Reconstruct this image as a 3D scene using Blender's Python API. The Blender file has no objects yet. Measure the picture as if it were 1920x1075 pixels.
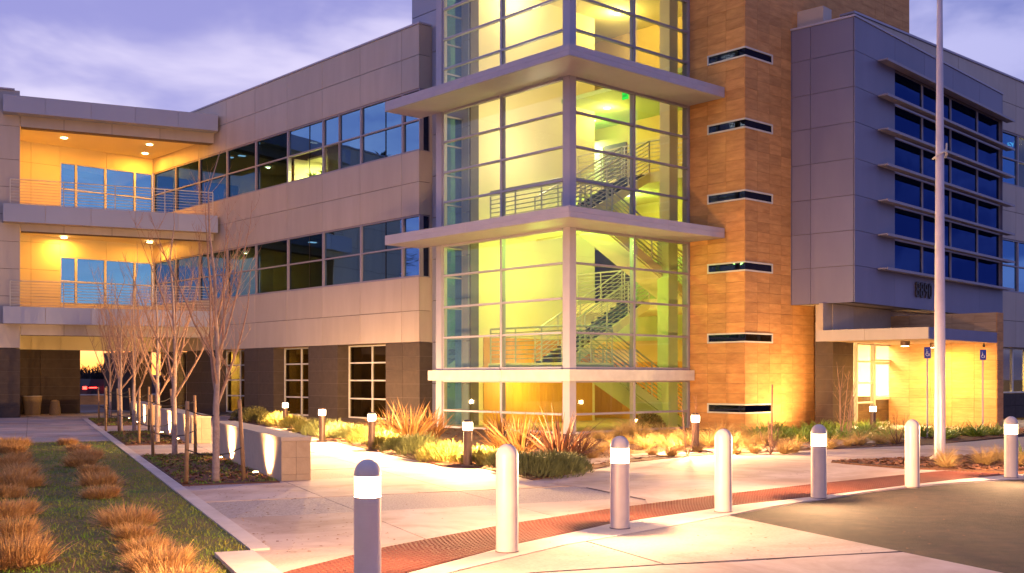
import bpy, math, random
import numpy as np
from mathutils import Vector, Matrix
R = math.radians
rnd = random.Random(7)
sc = bpy.context.scene
COL = sc.collection

# ------------------------------------------------------------------ camera
cam = bpy.data.objects.new('camera', bpy.data.cameras.new('camera'))
COL.objects.link(cam); sc.camera = cam
cam.location = (0, 0, 1.6); cam.rotation_euler = (R(90), 0, 0)
cam.data.sensor_width = 36; cam.data.lens = 38.79; cam.data.shift_y = 0.0893
cam.data.clip_start = 0.1; cam.data.clip_end = 4000
sc.view_settings.view_transform = 'Standard'; sc.view_settings.look = 'None'
sc.view_settings.exposure = 0.0; sc.view_settings.gamma = 1
sc.render.engine = 'CYCLES'
cy = sc.cycles
cy.use_denoising = True
cy.max_bounces = 7; cy.diffuse_bounces = 4; cy.glossy_bounces = 4; cy.transparent_max_bounces = 16; cy.transmission_bounces = 4
cy.sample_clamp_indirect = 6; cy.caustics_reflective = False; cy.caustics_refractive = False

# ------------------------------------------------------------------ world: after sunset, broken cloud, afterglow low in the north west
SUN_AZ = math.atan2(-0.36, 0.93)
w = bpy.data.worlds.new('World'); sc.world = w; w.use_nodes = True
nt = w.node_tree; N = nt.nodes; Lk = nt.links; N.clear()
def nn(t, **k):
    n = N.new(t)
    for a, b in k.items(): setattr(n, a, b)
    return n
def mth(op, a, b=None, clamp=False):
    n = nn('ShaderNodeMath', operation=op, use_clamp=clamp)
    for i, v in enumerate((a, b)):
        if v is None: continue
        if isinstance(v, (int, float)): n.inputs[i].default_value = v
        else: Lk.new(v, n.inputs[i])
    return n.outputs[0]
def mixc(f, a, b):
    n = nn('ShaderNodeMix', data_type='RGBA')
    for i, v in ((0, f), (6, a), (7, b)):
        if isinstance(v, (int, float)): n.inputs[i].default_value = v
        elif isinstance(v, tuple): n.inputs[i].default_value = (*v, 1)
        else: Lk.new(v, n.inputs[i])
    return n.outputs[2]
tc = nn('ShaderNodeTexCoord'); sep = nn('ShaderNodeSeparateXYZ'); Lk.new(tc.outputs['Generated'], sep.inputs[0])
X_, Y_, Z_ = sep.outputs
den = mth('ADD', mth('MAXIMUM', Z_, 0.0), 0.22)
cmb = nn('ShaderNodeCombineXYZ'); Lk.new(mth('DIVIDE', X_, den), cmb.inputs[0]); Lk.new(mth('DIVIDE', Y_, den), cmb.inputs[1]); Lk.new(mth('MULTIPLY', Z_, 2.0), cmb.inputs[2])
n1 = nn('ShaderNodeTexNoise'); n1.inputs['Scale'].default_value = 1.9; n1.inputs['Detail'].default_value = 5; n1.inputs['Roughness'].default_value = 0.5; n1.inputs['Distortion'].default_value = 0.5
Lk.new(cmb.outputs[0], n1.inputs['Vector'])
cr = nn('ShaderNodeValToRGB'); cr.color_ramp.interpolation = 'EASE'
cr.color_ramp.elements[0].position = 0.40; cr.color_ramp.elements[0].color = (0, 0, 0, 1)
cr.color_ramp.elements[1].position = 0.64; cr.color_ramp.elements[1].color = (1, 1, 1, 1)
Lk.new(n1.outputs['Fac'], cr.inputs[0])
up = mth('MULTIPLY', mth('MAXIMUM', Z_, 0.0), 1.0)
fade = nn('ShaderNodeMapRange', interpolation_type='SMOOTHSTEP'); Lk.new(up, fade.inputs[0]); fade.inputs[1].default_value = 0.05; fade.inputs[2].default_value = 0.8
side = nn('ShaderNodeMapRange', interpolation_type='SMOOTHSTEP'); Lk.new(X_, side.inputs[0]); side.inputs[1].default_value = -0.3; side.inputs[2].default_value = 0.75
gap = mixc(fade.outputs[0], (0.38, 0.37, 0.78), (0.18, 0.19, 0.54))
gap = mixc(side.outputs[0], gap, (0.12, 0.17, 0.52))
cld = mixc(fade.outputs[0], (0.82, 0.75, 1.02), (0.48, 0.44, 0.80))
cld = mixc(side.outputs[0], cld, (0.42, 0.44, 0.84))
sky = mixc(cr.outputs[0], gap, cld)
# afterglow near the horizon
dotn = nn('ShaderNodeVectorMath', operation='DOT_PRODUCT'); Lk.new(tc.outputs['Generated'], dotn.inputs[0]); dotn.inputs[1].default_value = (math.sin(SUN_AZ), math.cos(SUN_AZ), 0)
az = nn('ShaderNodeMapRange', interpolation_type='SMOOTHSTEP'); Lk.new(dotn.outputs['Value'], az.inputs[0]); az.inputs[1].default_value = 0.55; az.inputs[2].default_value = 1.0
lo = nn('ShaderNodeMapRange', interpolation_type='SMOOTHSTEP'); Lk.new(Z_, lo.inputs[0]); lo.inputs[1].default_value = 0.075; lo.inputs[2].default_value = 0.0
glow = mth('MULTIPLY', az.outputs[0], lo.outputs[0])
lo2 = nn('ShaderNodeMapRange', interpolation_type='SMOOTHSTEP'); Lk.new(Z_, lo2.inputs[0]); lo2.inputs[1].default_value = 0.26; lo2.inputs[2].default_value = 0.05
sky = mixc(mth('MULTIPLY', mth('MULTIPLY', az.outputs[0], lo2.outputs[0]), 0.6), sky, (1.0, 0.95, 0.90))
sky = mixc(glow, sky, (3.2, 1.15, 0.20))
nsk = nn('ShaderNodeTexSky', sky_type='NISHITA'); nsk.sun_disc = False; nsk.sun_elevation = R(-1.5); nsk.sun_rotation = SUN_AZ
nsm = nn('ShaderNodeMix', data_type='RGBA', blend_type='ADD'); nsm.inputs[0].default_value = 0.05; Lk.new(sky, nsm.inputs[6]); Lk.new(nsk.outputs[0], nsm.inputs[7])
bg = nn('ShaderNodeBackground'); bg.inputs['Strength'].default_value = 1.0; Lk.new(nsm.outputs[2], bg.inputs[0])
wo = nn('ShaderNodeOutputWorld'); Lk.new(bg.outputs[0], wo.inputs[0])

# ------------------------------------------------------------------ materials
MATS = {}
def mat(name, col, col2=None, rough=0.6, metal=0.0, scale=4.0, bump=0.0, bscale=40.0, rand=0.0, detail=6, spec=0.5, stretch=None, obj_coords=False, stain=0.0):
    m = bpy.data.materials.new(name); m.use_nodes = True; t = m.node_tree; b = t.nodes['Principled BSDF']
    b.inputs['Roughness'].default_value = rough; b.inputs['Metallic'].default_value = metal
    b.inputs['Specular IOR Level'].default_value = spec
    geo = t.nodes.new('ShaderNodeTexCoord' if obj_coords else 'ShaderNodeNewGeometry')
    vec = geo.outputs['Object'] if obj_coords else geo.outputs['Position']
    mp = t.nodes.new('ShaderNodeMapping'); t.links.new(vec, mp.inputs[0])
    if stretch: mp.inputs['Scale'].default_value = stretch
    oi = t.nodes.new('ShaderNodeObjectInfo')
    if rand:
        ofs = t.nodes.new('ShaderNodeVectorMath'); ofs.operation = 'SCALE'; ofs.inputs[0].default_value = (13.1, 7.7, 5.3)
        t.links.new(oi.outputs['Random'], ofs.inputs['Scale']); t.links.new(ofs.outputs[0], mp.inputs['Location'])
    nz = t.nodes.new('ShaderNodeTexNoise'); nz.inputs['Scale'].default_value = scale; nz.inputs['Detail'].default_value = detail
    nz.inputs['Roughness'].default_value = 0.62
    t.links.new(mp.outputs[0], nz.inputs['Vector'])
    rp = t.nodes.new('ShaderNodeValToRGB'); rp.color_ramp.elements[0].position = 0.3; rp.color_ramp.elements[1].position = 0.7
    rp.color_ramp.elements[0].color = (*(col2 or tuple(c * 0.82 for c in col)), 1); rp.color_ramp.elements[1].color = (*col, 1)
    t.links.new(nz.outputs['Fac'], rp.inputs[0]); out = rp.outputs[0]
    if stain:
        n3 = t.nodes.new('ShaderNodeTexNoise'); n3.inputs['Scale'].default_value = 0.55; n3.inputs['Detail'].default_value = 10; n3.inputs['Roughness'].default_value = 0.68; n3.inputs['Distortion'].default_value = 0.6
        gm_ = t.nodes.new('ShaderNodeNewGeometry'); t.links.new(gm_.outputs['Position'], n3.inputs['Vector'])
        r3 = t.nodes.new('ShaderNodeValToRGB'); r3.color_ramp.elements[0].position = 0.40; r3.color_ramp.elements[1].position = 0.56
        r3.color_ramp.elements[0].color = (1-stain, 1-stain*1.15, 1-stain*1.25, 1); r3.color_ramp.elements[1].color = (1, 1, 1, 1); t.links.new(n3.outputs['Fac'], r3.inputs[0])
        m3 = t.nodes.new('ShaderNodeMix'); m3.data_type = 'RGBA'; m3.blend_type = 'MULTIPLY'; m3.inputs[0].default_value = 1.0
        t.links.new(out, m3.inputs[6]); t.links.new(r3.outputs[0], m3.inputs[7]); out = m3.outputs[2]
    if rand:
        hs = t.nodes.new('ShaderNodeHueSaturation'); mr = t.nodes.new('ShaderNodeMapRange')
        mr.inputs[3].default_value = 1 - rand; mr.inputs[4].default_value = 1 + rand
        t.links.new(oi.outputs['Random'], mr.inputs[0]); t.links.new(mr.outputs[0], hs.inputs['Value']); t.links.new(out, hs.inputs['Color'])
        out = hs.outputs[0]
    t.links.new(out, b.inputs['Base Color'])
    if bump:
        n2 = t.nodes.new('ShaderNodeTexNoise'); n2.inputs['Scale'].default_value = bscale; n2.inputs['Detail'].default_value = 4
        t.links.new(mp.outputs[0], n2.inputs['Vector'])
        bp = t.nodes.new('ShaderNodeBump'); bp.inputs['Strength'].default_value = bump; bp.inputs['Distance'].default_value = 0.02
        t.links.new(n2.outputs['Fac'], bp.inputs['Height']); t.links.new(bp.outputs[0], b.inputs['Normal'])
    MATS[name] = m; return m
def emit(name, col, s):
    m = bpy.data.materials.new(name); m.use_nodes = True; t = m.node_tree; t.nodes.clear()
    e = t.nodes.new('ShaderNodeEmission'); e.inputs[0].default_value = (*col, 1); e.inputs[1].default_value = s
    o = t.nodes.new('ShaderNodeOutputMaterial'); t.links.new(e.outputs[0], o.inputs[0]); MATS[name] = m; return m
def lens(name, col, s, clear=0.75):
    """clear diffusing lens: glows and lets the lamp inside shine through"""
    m = bpy.data.materials.new(name); m.use_nodes = True; t = m.node_tree; t.nodes.clear()
    e = t.nodes.new('ShaderNodeEmission'); e.inputs[0].default_value = (*col, 1); e.inputs[1].default_value = s
    tr = t.nodes.new('ShaderNodeBsdfTransparent'); tr.inputs[0].default_value = (clear, clear, clear, 1); ad = t.nodes.new('ShaderNodeAddShader')
    o = t.nodes.new('ShaderNodeOutputMaterial'); t.links.new(e.outputs[0], ad.inputs[0]); t.links.new(tr.outputs[0], ad.inputs[1]); t.links.new(ad.outputs[0], o.inputs[0]); MATS[name] = m; return m
def glass(name, tint, base, refl=(1, 1, 1), ior=1.5, wave=0.0):
    """thin architectural pane: clear part tinted, coated reflection on top"""
    m = bpy.data.materials.new(name); m.use_nodes = True; t = m.node_tree; t.nodes.clear()
    tr = t.nodes.new('ShaderNodeBsdfTransparent'); tr.inputs[0].default_value = (*tint, 1)
    gl = t.nodes.new('ShaderNodeBsdfGlossy'); gl.inputs['Roughness'].default_value = 0.015; gl.inputs[0].default_value = (*refl, 1)
    fr = t.nodes.new('ShaderNodeLayerWeight'); fr.inputs[0].default_value = 0.5
    pw = t.nodes.new('ShaderNodeMath'); pw.operation = 'POWER'; pw.inputs[1].default_value = 5.0; t.links.new(fr.outputs['Facing'], pw.inputs[0])
    mr = t.nodes.new('ShaderNodeMapRange'); mr.inputs[3].default_value = base; t.links.new(pw.outputs[0], mr.inputs[0])
    mx = t.nodes.new('ShaderNodeMixShader'); t.links.new(mr.outputs[0], mx.inputs[0]); t.links.new(tr.outputs[0], mx.inputs[1]); t.links.new(gl.outputs[0], mx.inputs[2])
    if wave:
        oi = t.nodes.new('ShaderNodeNewGeometry'); nz = t.nodes.new('ShaderNodeTexNoise'); nz.inputs['Scale'].default_value = 0.9; nz.inputs['Detail'].default_value = 1
        t.links.new(oi.outputs['Position'], nz.inputs['Vector']); bp = t.nodes.new('ShaderNodeBump'); bp.inputs['Strength'].default_value = wave; bp.inputs['Distance'].default_value = 0.03
        t.links.new(nz.outputs['Fac'], bp.inputs['Height']); t.links.new(bp.outputs[0], gl.inputs['Normal'])
    o = t.nodes.new('ShaderNodeOutputMaterial'); t.links.new(mx.outputs[0], o.inputs[0]); MATS[name] = m; return m

mat('panel', (0.52, 0.435, 0.37), (0.45, 0.37, 0.31), 0.5, scale=0.9, stretch=(2.2, 2.2, 0.35), rand=0.045, bump=0.02, bscale=3)
mat('panel_back', (0.14, 0.11, 0.11), rough=0.8)
mat('blue_panel', (0.36, 0.37, 0.47), (0.33, 0.34, 0.44), 0.45, scale=0.7, rand=0.05)
mat('block_panel', (0.185, 0.175, 0.275), (0.16, 0.15, 0.24), 0.42, scale=0.7, stretch=(1.6, 1.6, 0.4), rand=0.06)
mat('alu', (0.45, 0.42, 0.50), (0.40, 0.375, 0.455), 0.55, 0.1, scale=2.0, rand=0.02)
mat('alu_frame', (0.33, 0.30, 0.36), (0.29, 0.26, 0.32), 0.5, 0.15, scale=2.0)
mat('white_frame', (0.70, 0.67, 0.62), rough=0.45, scale=3)
mat('dark_block', (0.078, 0.056, 0.046), (0.055, 0.039, 0.033), 0.85, scale=5, bump=0.25, bscale=30, rand=0.06)
mat('stone', (0.66, 0.335, 0.115), (0.45, 0.20, 0.062), 0.75, scale=2.2, bump=0.25, bscale=7, rand=0.12, stretch=(0.8, 0.8, 3.2), detail=7)
mat('stone_pale', (0.62, 0.40, 0.20), (0.47, 0.27, 0.12), 0.75, scale=3.0, bump=0.25, bscale=7, rand=0.10, stretch=(0.7, 0.7, 5.0))
mat('bench_stone', (0.48, 0.36, 0.23), (0.40, 0.29, 0.18), 0.85, scale=6, bump=0.2, bscale=35, rand=0.05)
mat('bench_plaster', (0.53, 0.42, 0.31), (0.46, 0.355, 0.26), 0.85, scale=5, bump=0.15, bscale=40, rand=0.03)
mat('cream', (0.78, 0.68, 0.42), (0.75, 0.65, 0.40), 0.8, scale=1.0)
mat('gold_wall', (0.70, 0.50, 0.20), (0.66, 0.46, 0.18), 0.8, scale=1.0)
mat('greenlit_wall', (0.50, 0.62, 0.26), (0.47, 0.59, 0.25), 0.8, scale=1.0)  # green lamp light put into the colour of pale interior surfaces
mat('wood_wall', (0.62, 0.30, 0.055), (0.52, 0.24, 0.04), 0.5, scale=2.0, stretch=(4, 4, 0.5), rand=0.05)
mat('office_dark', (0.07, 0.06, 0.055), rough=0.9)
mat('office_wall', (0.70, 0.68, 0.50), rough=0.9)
mat('purple_door', (0.12, 0.075, 0.085), rough=0.6)
mat('rail', (0.68, 0.62, 0.50), rough=0.4, metal=0.3)
mat('greenlit_rail', (0.45, 0.52, 0.33), rough=0.4, metal=0.2)  # lower storey rails, green lamp light put into their colour
mat('tread', (0.05, 0.06, 0.045), rough=0.8)
mat('concrete', (0.53, 0.43, 0.39), (0.40, 0.29, 0.25), 0.8, scale=0.8, bump=0.08, bscale=60, rand=0.06, detail=9, stain=0.30)
mat('aggregate', (0.44, 0.38, 0.36), (0.23, 0.19, 0.185), 0.85, scale=42, bump=0.35, bscale=120, rand=0.03, detail=2)
mat('sand_concrete', (0.52, 0.42, 0.35), (0.42, 0.33, 0.28), 0.85, scale=30, bump=0.15, bscale=100, detail=3, stain=0.22)
mat('kerb', (0.60, 0.52, 0.47), (0.52, 0.44, 0.39), 0.8, scale=3, bump=0.08, bscale=60, stain=0.2)
mat('red_tile', (0.20, 0.056, 0.032), (0.13, 0.032, 0.019), 0.7, scale=3, rand=0.05, stain=0.3)
mat('asphalt', (0.060, 0.032, 0.019), (0.013, 0.009, 0.009), 0.85, scale=5.0, bump=0.8, bscale=70, detail=14, stain=0.65)
mat('earth', (0.10, 0.06, 0.04), (0.05, 0.03, 0.02), 0.95, scale=12, bump=0.6, bscale=30)
mat('mulch', (0.17, 0.075, 0.04), (0.07, 0.032, 0.02), 0.95, scale=18, bump=0.8, bscale=40)
mat('mulch_chip', (0.26, 0.11, 0.055), (0.12, 0.05, 0.03), 0.9, scale=30)
mat('soil_grass', (0.05, 0.10, 0.012), (0.16, 0.085, 0.032), 0.95, scale=1.0, bump=0.6, bscale=60, detail=8)
mat('grass_blade', (0.16, 0.34, 0.022), (0.28, 0.19, 0.05), 0.7, scale=1.6, spec=0.2)
mat('straw', (0.72, 0.44, 0.17), (0.40, 0.20, 0.07), 0.7, scale=14, spec=0.2)
mat('flax_leaf', (0.42, 0.23, 0.07), (0.26, 0.11, 0.035), 0.45, scale=8)
mat('flax_dark', (0.24, 0.10, 0.05), (0.11, 0.05, 0.03), 0.45, scale=8)
mat('rosemary', (0.17, 0.19, 0.075), (0.09, 0.10, 0.04), 0.7, scale=9, spec=0.2)
mat('hedge_leaf', (0.18, 0.16, 0.05), (0.08, 0.085, 0.03), 0.6, scale=9, spec=0.3)
mat('yellow_shrub', (0.34, 0.30, 0.08), (0.16, 0.16, 0.045), 0.7, scale=9, spec=0.2)
mat('feather', (0.58, 0.40, 0.17), (0.36, 0.24, 0.09), 0.7, scale=10, spec=0.2)
mat('strap', (0.30, 0.42, 0.05), (0.12, 0.20, 0.03), 0.45, scale=6)
mat('bark', (0.40, 0.30, 0.26), (0.26, 0.18, 0.15), 0.85, scale=20, bump=0.3, bscale=60)
mat('twig', (0.46, 0.28, 0.18), (0.26, 0.14, 0.09), 0.8, scale=20)
mat('dark_twig', (0.16, 0.08, 0.06), rough=0.8)
mat('stake_wood', (0.36, 0.22, 0.12), (0.25, 0.14, 0.07), 0.85, scale=9, bump=0.3, bscale=50)
mat('black_strap', (0.015, 0.012, 0.012), rough=0.6)
mat('bollard_paint', (0.62, 0.53, 0.49), (0.55, 0.46, 0.42), 0.42, scale=5, bump=0.03, bscale=30)
mat('bronze', (0.14, 0.09, 0.075), rough=0.45, metal=0.4)
mat('pole_paint', (0.60, 0.52, 0.58), rough=0.3, metal=0.2)
mat('planter_stone', (0.34, 0.24, 0.13), (0.22, 0.15, 0.08), 0.9, scale=30, bump=0.4, bscale=50)
mat('black', (0.012, 0.012, 0.014), rough=0.5)
mat('letter', (0.05, 0.04, 0.045), rough=0.4, metal=0.5)
mat('sign_blue', (0.012, 0.03, 0.30), rough=0.4)
mat('sign_white', (0.8, 0.8, 0.8), rough=0.5)
mat('far_dark', (0.018, 0.014, 0.02), rough=0.95, scale=0.3)
mat('far_field', (0.05, 0.045, 0.05), rough=0.95, scale=0.3)
mat('car_paint', (0.08, 0.02, 0.02), rough=0.3, metal=0.3)
mat('rubber', (0.02, 0.02, 0.02), rough=0.8)
mat('conifer', (0.035, 0.06, 0.025), (0.015, 0.025, 0.012), 0.9, scale=2)
mat('plant_green', (0.10, 0.25, 0.03), (0.05, 0.12, 0.02), 0.6, scale=8)
glass('tower_glass', (0.93, 0.95, 0.86), 0.05, (0.85, 0.92, 1.0))
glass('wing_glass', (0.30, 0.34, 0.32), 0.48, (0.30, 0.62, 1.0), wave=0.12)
glass('wing_glass_weak_reflect', (0.22, 0.34, 0.44), 0.06, (0.30, 0.62, 1.0))  # same glass as wing_glass, with the mirrored light weakened in the material
glass('return_glass', (0.5, 0.7, 0.8), 0.30, (0.25, 0.6, 1.0))  # blue of the sky put into the pane tint and reflection colour
glass('gallery_glass', (0.42, 0.66, 0.84), 0.10, (0.5, 0.7, 1.0), wave=0.1)
glass('slot_glass', (0.05, 0.06, 0.08), 0.10, (0.4, 0.5, 0.9))
glass('block_glass', (0.05, 0.08, 0.20), 0.26, (0.07, 0.15, 0.50), wave=0.15)
glass('dark_glass', (0.42, 0.40, 0.30), 0.07, (0.9, 0.8, 0.6))
glass('door_glass', (0.95, 0.93, 0.85), 0.05)
lens('lamp_lens', (1.0, 0.74, 0.42), 6)
lens('path_lens', (1.0, 0.80, 0.5), 14)
emit('uplight_lens', (1.0, 0.62, 0.28), 60)
emit('down_lens', (1.0, 0.72, 0.35), 25)
emit('office_lens', (1.0, 0.95, 0.85), 4)
emit('exit_green', (0.02, 0.9, 0.10), 1.2)
emit('tail_lamp', (1.0, 0.03, 0.02), 14)
emit('head_lamp', (1.0, 0.75, 0.4), 14)

# ------------------------------------------------------------------ mesh builder
class MB:
    def __init__(s): s.v = []; s.f = []
    def box(s, x0, x1, y0, y1, z0, z1):
        i = len(s.v)
        s.v += [(x0, y0, z0), (x1, y0, z0), (x1, y1, z0), (x0, y1, z0), (x0, y0, z1), (x1, y0, z1), (x1, y1, z1), (x0, y1, z1)]
        s.f += [(i, i+3, i+2, i+1), (i+4, i+5, i+6, i+7), (i, i+1, i+5, i+4), (i+1, i+2, i+6, i+5), (i+2, i+3, i+7, i+6), (i+3, i, i+4, i+7)]
        return s
    def prism(s, pts, z0, z1):
        a = sum(p[0]*q[1]-q[0]*p[1] for p, q in zip(pts, pts[1:]+pts[:1]))
        if a < 0: pts = pts[::-1]
        i = len(s.v); n = len(pts)
        s.v += [(p[0], p[1], z0) for p in pts] + [(p[0], p[1], z1) for p in pts]
        s.f += [tuple(range(i+n-1, i-1, -1)), tuple(range(i+n, i+2*n))]
        s.f += [(i+k, i+(k+1) % n, i+n+(k+1) % n, i+n+k) for k in range(n)]
        return s
    def xprism(s, pts, x0, x1):           # polygon in y,z pushed along x
        i = len(s.v); n = len(pts)
        s.v += [(x0, p[0], p[1]) for p in pts] + [(x1, p[0], p[1]) for p in pts]
        s.f += [tuple(range(i, i+n)), tuple(range(i+2*n-1, i+n-1, -1))]
        s.f += [(i+k, i+n+k, i+n+(k+1) % n, i+(k+1) % n) for k in range(n)]
        return s
    def yprism(s, pts, y0, y1):           # polygon in x,z pushed along y
        i = len(s.v); n = len(pts)
        s.v += [(p[0], y0, p[1]) for p in pts] + [(p[0], y1, p[1]) for p in pts]
        s.f += [tuple(range(i+n-1, i-1, -1)), tuple(range(i+n, i+2*n))]
        s.f += [(i+k, i+(k+1) % n, i+n+(k+1) % n, i+n+k) for k in range(n)]
        return s
    def lathe(s, prof, n=20, c=(0, 0)):
        def ring(r, z):
            i = len(s.v); s.v += [(c[0]+r*math.cos(2*math.pi*k/n), c[1]+r*math.sin(2*math.pi*k/n), z) for k in range(n)]; return i
        prev = None; pd = None
        for (r0, z0), (r1, z1) in zip(prof, prof[1:]):
            d = math.atan2(z1-z0, r1-r0)
            a = prev if prev is not None and abs(d-pd) < 0.6 else ring(r0, z0)
            b = ring(r1, z1); prev, pd = b, d
            s.f += [(a+k, a+(k+1) % n, b+(k+1) % n, b+k) for k in range(n)]
        i = ring(*prof[0]); s.f.append(tuple(i+k for k in range(n-1, -1, -1)))
        i = ring(*prof[-1]); s.f.append(tuple(i+k for k in range(n)))
        return s
    def tube(s, pts, rad, n=6):
        i0 = len(s.v); pts = [Vector(p) for p in pts]
        for j, p in enumerate(pts):
            d = (pts[min(j+1, len(pts)-1)] - pts[max(j-1, 0)]).normalized()
            a = d.orthogonal().normalized(); b = d.cross(a)
            r = rad[j] if isinstance(rad, (list, tuple)) else rad
            for k in range(n):
                t = 2*math.pi*k/n; q = p + a*(r*math.cos(t)) + b*(r*math.sin(t)); s.v.append(tuple(q))
        for j in range(len(pts)-1):
            for k in range(n):
                k2 = (k+1) % n; s.f.append((i0+j*n+k, i0+j*n+k2, i0+(j+1)*n+k2, i0+(j+1)*n+k))
        s.f.append(tuple(i0+k for k in range(n-1, -1, -1))); s.f.append(tuple(i0+(len(pts)-1)*n+k for k in range(n)))
        return s
    def mesh(s, name, m):
        me = bpy.data.meshes.new(name); me.from_pydata(s.v, [], s.f); me.materials.append(MATS[m]); me.update(); return me
    def build(s, name, m, parent=None, smooth=False, **props):
        me = s.mesh(name, m)
        if smooth:
            me.polygons.foreach_set('use_smooth', [True]*len(me.polygons))
        return link(name, me, parent, **props)
def link(name, me, parent=None, loc=None, rot=None, **props):
    o = bpy.data.objects.new(name, me); COL.objects.link(o)
    if parent: o.parent = parent
    if loc: o.location = loc
    if rot: o.rotation_euler = rot
    for k, v in props.items(): o[k] = v
    return o
def empty(name, label, cat, loc=(0, 0, 0), rz=0.0, group=None):
    o = bpy.data.objects.new(name, None); COL.objects.link(o); o.empty_display_size = 0.2
    o.location = loc; o.rotation_euler = (0, 0, rz); o['label'] = label; o['category'] = cat
    if group: o['group'] = group
    return o
def copy_tree(o, parent=None):
    c = o.copy(); COL.objects.link(c); c.parent = parent
    for ch in KIDS(o): copy_tree(ch, c)
    return c
def KIDS(o): return [x for x in bpy.data.objects if x.parent == o]
class Frame:
    """a horizontal frame standing in the place; px() are bearings measured on the photograph and turned into distances along a wall"""
    def __init__(s, ox, oy, ang): s.o = (ox, oy); s.a = ang; s.c = math.cos(ang); s.s = math.sin(ang)
    def w(s, x, y, z=0): return (s.o[0]+x*s.c-y*s.s, s.o[1]+x*s.s+y*s.c, z)
    def inv(s, X, Y): dx, dy = X-s.o[0], Y-s.o[1]; return (dx*s.c+dy*s.s, -dx*s.s+dy*s.c)
    def xon(s, px, y):
        k = (px-960)/2069; a = s.o[0]-y*s.s; b = s.o[1]+y*s.c; return (k*b-a)/(s.c-k*s.s)
    def yon(s, px, x):
        k = (px-960)/2069; a = s.o[0]+x*s.c; b = s.o[1]+x*s.s; return (k*b-a)/(-s.s-k*s.c)
def G(px, py, z=0.0):
    Y = (1.6-z)*2069/(py-709); return ((px-960)/2069*Y, Y)
def light(name, kind, parent, loc, energy, col, size=0.1, rot=None, spot=None, blend=0.5, sizey=None):
    l = bpy.data.lights.new(name, kind); l.energy = energy; l.color = col
    if kind == 'AREA':
        l.size = size
        if sizey: l.shape = 'RECTANGLE'; l.size_y = sizey
    else: l.shadow_soft_size = size
    if spot: l.spot_size = spot; l.spot_blend = blend
    o = bpy.data.objects.new(name, l); COL.objects.link(o); o.location = loc
    if parent: o.parent = parent
    if rot: o.rotation_euler = rot
    return o
F = Frame(1.618, 31.0, math.atan2(0.6688, 0.7434))       # main building: x runs right-back, y runs left-back
FB = Frame(10.294, 33.147, math.atan2(0.733, 0.680))     # entrance block
FS = Frame(0, 0, math.atan2(0.40, 0.9165))               # courtyard paving
WX = 0.44                                               # plane of the long wing
gx, gy = F.w(WX, F.yon(402, WX))[:2]
FG = Frame(gx, gy, math.atan2(0.4185, 0.908))            # gallery front

# ------------------------------------------------------------------ ground, paving, lawn
MB().prism([(-900, -200), (900, -200), (900, 1800), (-900, 1800)], -0.62, -0.12).build('ground', 'earth', kind='structure', label='dark open ground round the office building')
# slabs of the plaza: bands of smooth concrete and exposed aggregate
pav = bpy.data.objects.new('pavement', None); COL.objects.link(pav); pav['kind'] = 'structure'; pav.rotation_euler = (0, 0, FS.a)
pav['label'] = 'plaza paving in bands of smooth concrete and exposed aggregate'
MB().box(-26, 34, 4, 60, -0.20, -0.06).build('bedding', 'panel_back', pav)
s1 = [1.85-1.95*k for k in range(7, 0, -1)] + [1.85, 3.6] + [3.6+1.95*k for k in range(1, 10)]
bands = [(7.9, 10.23, 0)]
z = 10.23
while z < 52:
    bands += [(z, z+2.6, 1), (z+2.6, z+4.35, 2)]; z += 4.4
LAWN_TOP = 29.54
for (a, b, kind) in bands:
    for x0, x1 in zip(s1, s1[1:]):
        cx, cyy = (x0+x1)/2, (a+b)/2
        X, Y, _ = FS.w(cx, cyy)
        if Y < 6 or abs(X) > 0.52*Y+3: continue
        if cx < 1.85 and b < LAWN_TOP: continue          # under the lawn
        if cx > 16 and Y > 30: continue
        y1 = b
        m = {0: 'sand_concrete', 1: 'concrete', 2: 'aggregate'}[kind]
        MB().box(x0+0.006, x1-0.006, a+0.006, y1-0.006, -0.06, 0.0 if kind != 2 else -0.002).build('slab', m, pav)

def sheet(name, m, pix, z, kind='structure', parent=None, label=None, thick=0.05):
    pts = [G(*p) if len(p) == 2 else G(*p) for p in pix]
    o = MB().prism(pts, z-thick, z).build(name, m, parent)
    if kind: o['kind'] = kind
    if label: o['label'] = label
    return o
# plain curved walk on the building side
sheet('footpath', 'concrete', [(1060, 899), (1180, 868), (1290, 857), (1500, 846), (1640, 839), (1730, 836), (1900, 822), (2080, 812), (2080, 860), (1920, 853), (1700, 863),
      (1556, 868), (1700, 884), (1772, 889), (1870, 900), (1700, 900), (1521, 920), (1340, 940), (1215, 950), (1210, 937), (1160, 927), (1100, 915), (1020, 906)], 0.006,
      label='smooth curved concrete walk past the planted bed', thick=0.02)
# red warning strip and pale kerb strip with the bollards
upper = [(380, 1125), (545, 1072), (666, 1042), (718.6, 1028.8), (929.8, 988.4), (980, 980.3), (1144.6, 955.6), (1336.7, 930.9), (1521, 909.5), (1696.5, 891.4), (1772, 884.2), (1893, 890)]
lower = [(1884, 891.6), (1787, 900.5), (1696.5, 911), (1521, 932.2), (1371.7, 948.8), (1336.7, 954.6), (1144.6, 983), (1045.8, 1005), (980, 1018.7), (929.8, 1031), (766, 1075), (600, 1140)]
red = sheet('tactile_strip', 'red_tile', upper+lower, 0.012, label='red strip of raised warning domes across the ramp', thick=0.016)
upg = [G(*p) for p in upper]; log = [G(*p) for p in lower[::-1]]
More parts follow.
